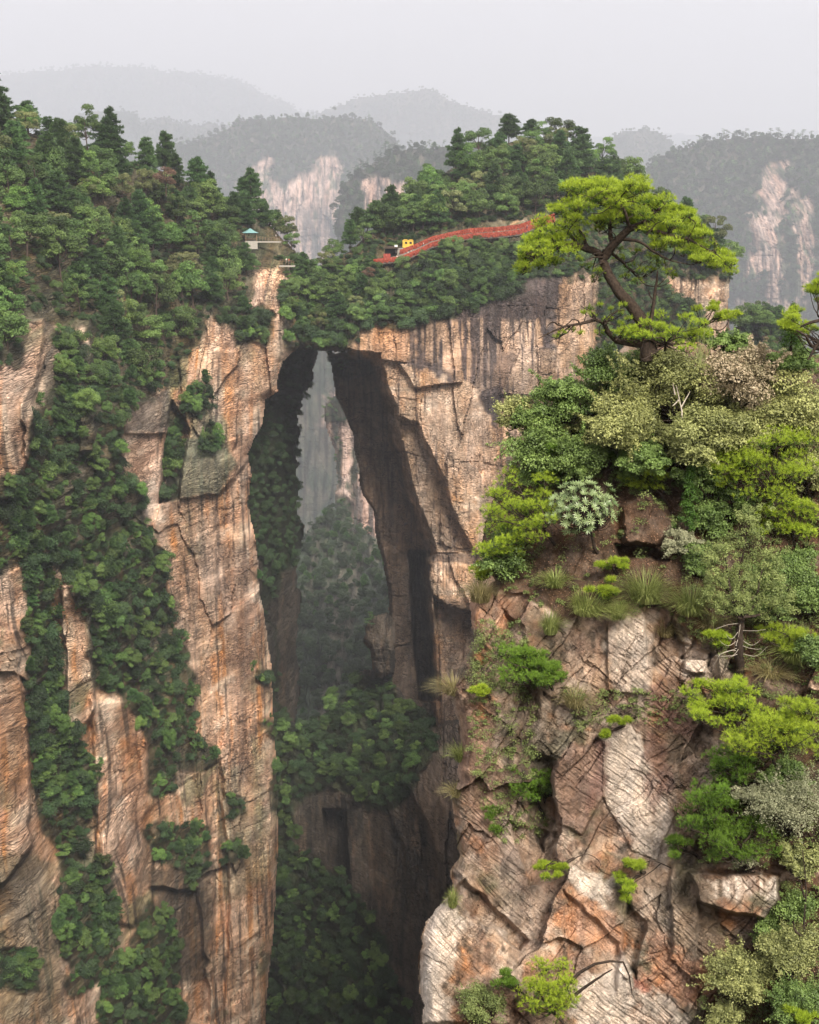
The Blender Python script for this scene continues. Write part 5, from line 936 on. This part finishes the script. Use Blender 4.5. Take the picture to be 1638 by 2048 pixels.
for i_, (x, y, w, h, mt, lb) in enumerate([(1100, 850, 110, 90, 0, 'mid green shrub between the shoulder and the centre shrub'), (1280, 730, 110, 80, 0, 'bushy shrub at the foot of the pine trunk'), (1420, 790, 120, 110, 1, 'olive shrub right of the dead white twigs'), (1300, 880, 110, 80, 1, 'pale shrub in the heart of the thicket'),
    (1080, 940, 120, 70, 0, 'green shrub over the spreading left pine'), (1240, 900, 100, 60, 0, 'dark shrub right above the rhododendron'), (1400, 960, 80, 100, 0, 'leafy shrub right of the slim cypress'), (1430, 1040, 90, 80, 0, 'dark green shrub left of the juniper top'), (1480, 1000, 110, 80, 0, 'deep green shrub under the big right-hand pine'),
    (1400, 1120, 80, 70, 0, 'low dark shrub left of the juniper crown'), (1610, 950, 90, 110, 1, 'olive shrub on the right edge beside the big pine'), (1560, 780, 100, 90, 1, 'olive shrub right of the pinkish one'), (1150, 860, 90, 70, 1, 'light olive shrub at the centre left of the thicket'), (1590, 1120, 110, 70, 0, 'shaded shrub at the right edge over the dark leafy one'),
    (1020, 1080, 80, 90, 0, 'leafy shrub filling the gap below the left pine'), (1190, 800, 90, 80, 1, 'yellowish olive shrub between the two upper domes'), (1540, 1220, 110, 60, 0, 'low shrub behind the juniper at the right'), (1630, 1310, 80, 80, 0, 'green shrub on the right edge at ledge level'), (1570, 1560, 120, 80, 0, 'dark shrub beneath the broad right pine'),
    (1600, 1720, 110, 80, 1, 'thin olive shrub at the right edge beside the crooked trunk'), (1540, 1860, 80, 70, 0, 'small green shrub under the white lipped block'), (1270, 950, 60, 60, 0, 'dark shrub left of the small bright pine')]):
    bush('leafy_shrub', x, y, w, h, lb, 700 + i_, M_LEAFY if mt else M_LEAFG, .065, int(w * h * .75), npuff=24, off=-.35)
# pines of the upper crag
pine('crag_pine', 1540, 930, 230, 170, 'big bright pine filling the right side below the olive shrubs', 71, 44, (1560, 1060), off=-.9, dens=44)
pine('crag_pine', 1570, 1040, 150, 110, 'bright pine hanging below the big right-hand pine', 72, 22, (1600, 1100), off=-.6)
pine('crag_pine', 1450, 930, 90, 100, 'bright pine left wing beside the big right-hand pine', 73, 14, (1470, 1010), off=-.5)
pine('crag_pine', 1290, 950, 95, 80, 'small bright pine left of the slim cypress', 74, 15, (1335, 1010), off=-.4)
pine('crag_pine', 1045, 1010, 190, 130, 'spreading bright pine leaning out over the left edge', 75, 32, (1110, 1090), off=-.5, dens=42)
pine('crag_pine', 1010, 1085, 130, 100, 'lower tier of bright pine on the left edge above dry grass', 76, 18, (1080, 1110), off=-.4)
pine('crag_pine', 950, 1150, 90, 60, 'drooping pine spray furthest left over the cliff', 77, 9, (1010, 1140), off=-.2)
pine('crag_pine', 1110, 915, 100, 80, 'deep green pine tucked under the left shrubs', 78, 14, (1120, 960), mat=M_PINED)
bush('leafy_shrub', 1010, 1120, 100, 90, 'small leafy shrub hanging below the left bright pine', 79, M_LEAFG, n=6000)
# rhododendron with whorled leaves
def rhodo(px, py, w, h, label, seed, root, n=95):
    r = rs(seed); Dr = KD(*root); D = Dr - .7; m = mpp(D); b = P(*root, Dr); c0 = P(px, py, D) - b; e = obj('rhododendron', None, label=label, cat='rhododendron', loc=b); A = Acc(); B = Acc(); V, T, Fq = [], [], []
    for i in range(n):
        d = unit(r.normal(size=3)); d[2] = abs(d[2]) * (1 if r.rand() < .6 else -1); d[1] = -abs(d[1]) if r.rand() < .7 else d[1]
        c = c0 + d * np.array([w * m / 2, w * m * .3, h * m / 2]) * (.55 + .5 * r.rand()); ax = unit(d * .8 + np.array([0, -.2, .7])); u1 = unit(np.cross(ax, r.normal(size=3))); v1 = np.cross(ax, u1); k = r.randint(7, 11); tn = r.rand()
        for j in range(k):
            a = j * 6.283 / k + r.rand() * .3; dd = unit(u1 * math.cos(a) + v1 * math.sin(a) + ax * (.25 + .3 * r.rand())); sd = unit(np.cross(dd, ax)) * .017; L = .13 + .05 * r.rand()
            nV = np.array([c, c + dd * L * .5 + sd, c + dd * L, c + dd * L * .5 - sd]); A.add(nV, np.array([[0, 1, 2, 3]]), np.full(4, tn * .7 + .3 * r.rand()))
        B.add(*tube(curved(c0 * .5, c, r, .1), [.02, .015, .01, .006], 5))
    B.add(*tube(curved((0, 0, 0), c0 * .5, r, .06), [.07, .055, .045, .03], 7)); obj('foliage', A.mesh('whorls', M_RHODO), e); obj('trunk', B.mesh('wood', M_BARKN, True), e)
rhodo(1165, 1012, 150, 115, 'rhododendron with whorls of pale waxy leaves on a dark trunk', 81, (1195, 1105), 190)
bush('grey_shrub', 1362, 1085, 95, 55, 'low grey green shrub under the slim cypress', 82, M_SILV, .05, 6000, off=-.3)
# juniper with dark trunk on the ledge
def juniper():
    r = rs(83); root = (1478, 1340); Dr = KD(*root); b = P(*root, Dr); q = lambda x, y, d=0: P(x, y, Dr - .45 + d) - b
    e = obj('juniper_tree', None, label='twisted juniper with dark bare trunk on the stony ledge', cat='juniper', loc=b); B = Acc()
    B.add(*tube([(0, 0, -.1), q(1478, 1300), q(1480, 1262), q(1482, 1235)], [.16, .125, .115, .09], 9, r, .012)); obj('trunk', B.mesh('trunk', M_BARKN, True), e)
    tips = []; B = Acc(); A = Acc()
    for pts in [[(1482, 1240), (1488, 1200), (1478, 1150), (1492, 1080), (1500, 1040)], [(1482, 1245), (1465, 1200), (1455, 1150), (1450, 1110)], [(1484, 1240), (1512, 1205), (1518, 1165), (1530, 1120)], [(1482, 1238), (1445, 1215), (1428, 1185)], [(1486, 1235), (1535, 1225), (1555, 1200)], [(1480, 1200), (1440, 1165), (1425, 1120)], [(1500, 1200), (1540, 1165), (1545, 1140)]]:
        pw = [q(x, y, r.normal() * .25) for x, y in pts]; B.add(*tube(pw, list(np.linspace(.05, .012, len(pw))), 6, r, .01)); tips += pw[1:]
    obj('branches', B.mesh('branches', M_BARKN, True), e)
    bl = []
    for i in range(300):
        t = tips[r.randint(len(tips))]; c = t + r.normal(size=3) * np.array([.24, .2, .24]); bl.append((*c, .07 + .07 * r.rand(), .08, .09 + .08 * r.rand()))
    for x, y in [(1500, 1035), (1505, 1060), (1440, 1100), (1530, 1110), (1420, 1150), (1555, 1180), (1425, 1190), (1560, 1205), (1545, 1150)]:
        for k in range(9): bl.append((*(q(x, y) + r.normal(size=3) * .12), .07, .07, .1))
    A.add(*leaf_cloud(bl, 30000, .05, r, .45, .6, .3, (.2, 1.5))); obj('foliage', A.mesh('sprays', M_JUN), e)
    B = Acc()
    for i in range(13):
        a = r.rand() * 6.28; x0, y0 = 1480 + r.normal() * 4, 1240 + 70 * r.rand(); x1 = x0 + math.cos(a) * 32; y1 = y0 - 4 + abs(math.sin(a)) * 26; x2 = x1 + math.cos(a) * 22; y2 = y1 + r.normal() * 16
        B.add(*tube([q(x0, y0), q(x1, y1, -.3), q(x2, y2, -.35)], [.009, .006, .003], 4, r, .006))
    obj('dead_twigs', B.mesh('twigs', M_DEAD, True), e)
juniper()
# grasses
def grass(px, py, w, h, label, seed, n=420, mat=None, lean=0, D=None):
    r = rs(seed); Dd = KD(px, py) if D is None else D; m = mpp(Dd); b = P(px, py, Dd); A = Acc(); V = []; Fq = []; T = []; R = w * m / 2; H = h * m
    for i in range(n):
        a = r.rand() * 6.283; q = r.rand() ** .7 * R * .45; o = np.array([math.cos(a) * q, math.sin(a) * q - .1, 0]); dr = np.array([math.cos(a) + lean, math.sin(a) - .3, 0]); L = H * (.7 + .7 * r.rand()); sp = R * (.3 + .8 * r.rand()); s = unit(np.cross(dr, [0, 0, 1.])) * .007
        pts = [o + dr * sp * t ** 1.6 + np.array([0, 0, L * (t - .62 * t * t * (sp / R))]) for t in (0, .35, .7, 1)]
        vs_ = np.array([pts[0] - s, pts[0] + s, pts[1] + s, pts[1] - s, pts[2] + s * .7, pts[2] - s * .7, pts[3], pts[3] + s * .1]); A.add(vs_, np.array([[0, 1, 2, 3], [3, 2, 4, 5], [5, 4, 7, 6]]), np.full(8, r.rand()))
    return obj('grass_tuft', A.mesh('blades', mat or M_GRASS), label=label, cat='grass tuft', loc=b)
grass(1290, 1200, 130, 75, 'bright arching grass tuft above the pale rock panel', 91, 700)
grass(1175, 1225, 130, 60, 'dense drooping grass clump left of the pale rock panel', 92, 800, lean=.5)
grass(1235, 1235, 70, 45, 'small grass tuft between the two big clumps', 93, 300, lean=.3)
grass(960, 1200, 90, 60, 'dry grass tuft beneath the left pine spray', 94, 500, M_DRYG)
grass(905, 1385, 80, 50, 'wispy pale grass on the outer left edge of the crag', 95, 300, M_DRYG, -.6)
grass(1380, 1225, 120, 70, 'yellow green grass between the rock panel and juniper', 96, 600)
grass(1420, 1255, 90, 50, 'sparse dry grass at the foot of the juniper', 97, 300, M_DRYG)
grass(1330, 1270, 70, 45, 'thin grass on the right rim of the pale panel', 98, 300, M_DRYG, .3)
grass(1590, 1320, 120, 80, 'green grass hanging at the right edge of the ledge', 99, 600)
grass(1150, 1410, 90, 50, 'dull grass tuft in the crack under the dark pine', 100, 400, M_DRYG)
grass(920, 1520, 50, 50, 'grass wisps on the left rim by the layered rock', 101, 200, M_GRASS, -.8)
grass(912, 1590, 50, 40, 'lowest pale grass wisps on the left rim', 102, 200, M_DRYG, -.8)
grass(905, 1810, 40, 50, 'grass above the white rock shoulder at lower left', 103, 250, M_GRASS)
grass(1540, 1350, 110, 40, 'short tawny grass along the lip of the ledge', 104, 400, M_DRYG)
grass(1110, 1170, 90, 40, 'dark grass under the rhododendron', 105, 400, M_GRASS)
grass(1100, 1265, 60, 60, 'drooping grass at the head of the left gully', 106, 350, M_GRASS, .2)
# sprigs and pines on the faces
pine('pine_sprig', 1225, 1128, 60, 36, 'little pine sprig under the grey overhang', 111, 8, (1235, 1150), off=-.15)
pine('pine_sprig', 1205, 1175, 66, 44, 'yellow green pine sprig above the drooping grass', 112, 8, (1215, 1200), off=-.15)
pine('pine_sprig', 1430, 1285, 80, 46, 'pine seedling left of the juniper trunk', 113, 9, (1440, 1315), off=-.15)
pine('pine_sprig', 1570, 1275, 120, 70, 'bushy pine right of the juniper trunk', 114, 16, (1580, 1320), off=-.3)
pine('pine_sprig', 1238, 1443, 50, 24, 'upper pine sprig on the twig over the red streaked rock', 115, 5, (1270, 1435), off=-.3)
pine('pine_sprig', 1206, 1470, 34, 22, 'lower pine sprig on the twig over the red streaked rock', 116, 4, (1250, 1450), off=-.3)
twigs('rock_twig', 1260, 1430, KD(1260, 1430) - .25, [[(1290, 1425), (1265, 1420), (1238, 1436), (1215, 1460)], [(1265, 1420), (1230, 1425), (1195, 1432)]], 'dark twig arching over the red streaked rock', 117, M_BARKN, rad=.014)
pine('crag_pine', 1055, 1325, 130, 90, 'dark green pine clinging to the upper left face', 118, 24, (1090, 1390), mat=M_PINED, off=-.4)
pine('crag_pine', 1095, 1350, 80, 60, 'right side companion of the dark pine on the upper left face', 119, 12, (1110, 1395), mat=M_PINED, off=-.3)
pine('pine_sprig', 965, 1380, 60, 36, 'bright pine tuft near the left rim under the dark pine', 120, 6, (985, 1400), off=-.2)
pine('crag_pine', 1060, 1560, 110, 110, 'deep green pine in the gully beside the maroon slab', 121, 24, (1090, 1640), mat=M_PINED, off=-.5)
pine('crag_pine', 1000, 1630, 80, 90, 'drooping green pine left of the gully pine', 122, 14, (1060, 1640), mat=M_PINED, off=-.4)
bush('leafy_shrub', 1092, 1570, 40, 60, 'small grey leafed shrub right of the gully pine', 123, M_LEAFG, .05, 1800, off=-.6)
pine('pine_sprig', 1100, 1732, 86, 32, 'bright outstretched pine tip above the lower grey rock', 124, 9, (1150, 1715), off=-.5)
pine('pine_sprig', 1268, 1728, 56, 46, 'bright pine sprig right of the pale lower rock', 125, 7, (1290, 1745), off=-.3)
pine('pine_sprig', 1242, 1780, 60, 56, 'hanging bright pine sprig over the lower notch', 126, 8, (1280, 1750), off=-.3)
twigs('rock_twig', 1340, 1740, KD(1300, 1730) - .3, [[(1345, 1738), (1310, 1722), (1290, 1725), (1262, 1733)], [(1320, 1728), (1300, 1745), (1260, 1770)], [(1150, 1716), (1175, 1708), (1200, 1725), (1195, 1745)], [(1340, 1738), (1335, 1760), (1320, 1790)]], 'dark twigs spreading over the lower rock by the bright sprigs', 127, M_BARKN, rad=.018)
pine('crag_pine', 1440, 1400, 170, 90, 'bright pine jutting out below the juniper ledge', 128, 28, (1480, 1450), off=-.8, dens=42)
pine('crag_pine', 1540, 1460, 220, 120, 'broad bright pine under the ledge at the right', 129, 40, (1570, 1540), off=-1.0, dens=42)
pine('crag_pine', 1600, 1430, 110, 90, 'bright pine at the right edge level with the broad one', 130, 16, (1640, 1480), off=-.6)
pine('crag_pine', 1470, 1540, 130, 90, 'shaded pine beneath the broad right pine', 131, 18, (1500, 1600), mat=M_PINED, off=-.5)
pine('crag_pine', 1420, 1620, 140, 130, 'tall bright green pine over the white lipped ledge', 132, 28, (1440, 1720), off=-.7, dens=40, mat=M_PINED)
pine('crag_pine', 1480, 1680, 180, 100, 'low spreading pine resting on the white lipped ledge', 133, 30, (1480, 1735), off=-.7, dens=40, mat=M_PINED)
pine('crag_pine', 1355, 1690, 70, 50, 'left tip of the pines on the white lipped ledge', 134, 9, (1400, 1720), off=-.4, mat=M_PINED)
bush('silver_shrub', 1580, 1610, 170, 150, 'silvery twiggy shrub at the right edge above the ledge', 135, M_SILV, .05, 11000, off=-.8, shell=(.3, 1.5))
bush('silver_shrub', 1500, 1590, 110, 40, 'thin silvery shrub spray reaching left over the pines', 136, M_SILV, .05, 2600, off=-1.0, shell=(.3, 1.5))
bush('silver_shrub', 1490, 1725, 60, 40, 'small grey leaved shrub on the lip of the ledge', 137, M_SILV, .045, 1800, off=-.7)
bush('leafy_shrub', 1480, 1950, 150, 130, 'grey green shrub at the lower right', 138, M_LEAFY, .06, 13000, off=-.6, npuff=60, puff=.11, shell=(.3, 1.7))
bush('leafy_shrub', 1580, 1900, 150, 130, 'olive shrub above the lower right corner', 139, M_LEAFY, .06, 12000, off=-.6, npuff=60, puff=.11, shell=(.3, 1.7))
bush('leafy_shrub', 1600, 2010, 160, 110, 'green shrub in the lower right corner', 140, M_LEAFG, .06, 12000, off=-.8, npuff=60, puff=.11, shell=(.3, 1.7))
bush('leafy_shrub', 1450, 2035, 110, 70, 'pale green shrub on the bottom edge right of centre', 141, M_LEAFY, .06, 7000, off=-.8, npuff=60, puff=.11, shell=(.3, 1.7))
pine('crag_pine', 1600, 2030, 90, 50, 'bright pine tip in the bottom right corner', 142, 10, (1630, 2070), off=-1.2)
bush('leafy_shrub', 1590, 1810, 90, 80, 'small bright leaved shrub right of the white lipped block', 143, M_LEAFG, .06, 4000, off=-.4)
bush('leafy_shrub', 1540, 1170, 90, 100, 'dark shrub between the juniper and the right edge', 144, M_LEAFG, .06, 6000, off=-.4)
bush('leafy_shrub', 1620, 1190, 100, 120, 'dark leafy shrub at the right edge above the ledge', 145, M_LEAFG, .06, 8000, off=-.4)
pine('crag_pine', 1090, 1985, 150, 120, 'bright pine at the bottom edge under the arched branch', 146, 28, (1120, 2070), off=-.6, dens=42)
pine('crag_pine', 1020, 1960, 70, 50, 'darker pine tip left of the bottom bright pine', 147, 8, (1060, 2000), off=-.4, mat=M_PINED)
bush('leafy_shrub', 960, 2010, 130, 80, 'grey green shrub at the bottom left of the crag', 148, M_JUN, .05, 8000, off=-.5, npuff=60, puff=.11, shell=(.3, 1.7))
twigs('arched_branch', 1255, 1935, KD(1240, 1960) - .5, [[(1140, 1965), (1160, 1945), (1190, 1928), (1220, 1922), (1246, 1924), (1258, 1950), (1264, 1990)], [(1150, 1990), (1190, 1960), (1225, 1938)]], 'dark arched branch over the pale rock at the bottom', 149, M_BARKN, rad=.06)
twigs('crooked_tree', 1620, 1900, KD(1600, 1860) - .9, [[(1650, 1900), (1618, 1890), (1608, 1850), (1612, 1780), (1605, 1700)], [(1610, 1800), (1600, 1760)], [(1615, 1880), (1590, 1860), (1588, 1840)]], 'thin crooked trunk near the right edge beside the white lipped block', 150, M_BARKN, cat='dead tree', rad=.045)
r = rs(160); pts = []
# low plants and litter on the ledges of the crag
A = Acc(); k = 0
X, Y, DD = jgrid(mK, [VK1, VK2, VK3, [(960, 1240), (1050, 1240), (1080, 1500), (1100, 1660), (1000, 1700), (930, 1500)], [(1130, 1380), (1420, 1380), (1400, 1440), (1150, 1460)]], .22, r, 0)
for x, y, d in zip(X, Y, DD):
    if r.rand() < (.62 if not (1080 < x < 1370 and 985 < y < 1200) else .12):
        s = .07 + .16 * r.rand() ** 2; c = P(x, y, d - .04); bl = [(*(c + r.normal(size=3) * s * .6), s, s, s * .7) for _ in range(3)]; A.add(*leaf_cloud(bl, int(60 + 500 * s), .05, r, .5, .6, .4, (.2, 1.2)))
o = obj('ledge_plants', A.mesh('leaves', M_JUN), label='small ferns and low plants scattered over the crag ledges', cat='low plants', kind='stuff')
A = Acc(); X, Y, DD = jgrid(mK, [VK1, VK3], .09, r, .5); n = len(X); c = P(X, Y, DD - .02); tt = r.rand(n)
V, Fq, tn = leaf_cloud([(0, 0, 0, .02, .02, .01)], n, .05, r, .6); V = V + np.repeat(c, 4, 0); A.add(V, Fq, tn)
obj('leaf_litter', A.mesh('litter', leaf_mat('dry_leaves', (.10, .05, .03), (.30, .17, .11), .1, .1)), label='dry reddish leaf litter lying on the crag slopes', cat='leaf litter', kind='stuff')
print('foreground', round(time.time() - T0, 1))
ZT = 2600
hv = [(-gg - 50, -850, gz - 1), (gg + 50, -850, gz - 1), (gg + 50, 21550, gz - 1), (-gg - 50, 21550, gz - 1), (-gg - 50, -850, ZT), (gg + 50, -850, ZT), (gg + 50, 21550, ZT), (-gg - 50, 21550, ZT)]
hf = np.array([[0, 3, 2, 1], [4, 5, 6, 7], [0, 1, 5, 4], [1, 2, 6, 5], [2, 3, 7, 6], [3, 0, 4, 7]])
hm = bpy.data.materials.new('haze'); hm.use_nodes = True; ht = hm.node_tree; ht.nodes.clear()
ho = ht.nodes.new('ShaderNodeOutputMaterial'); pv = ht.nodes.new('ShaderNodeVolumePrincipled'); ht.links.new(pv.outputs[0], ho.inputs['Volume'])
pv.inputs['Color'].default_value = (.745, .785, .88, 1); pv.inputs['Density'].default_value = 0.00011; pv.inputs['Anisotropy'].default_value = .2
obj('haze', mesh('haze', hv, hf, [hm]), kind='stuff')
print('script time', round(time.time() - T0, 1))
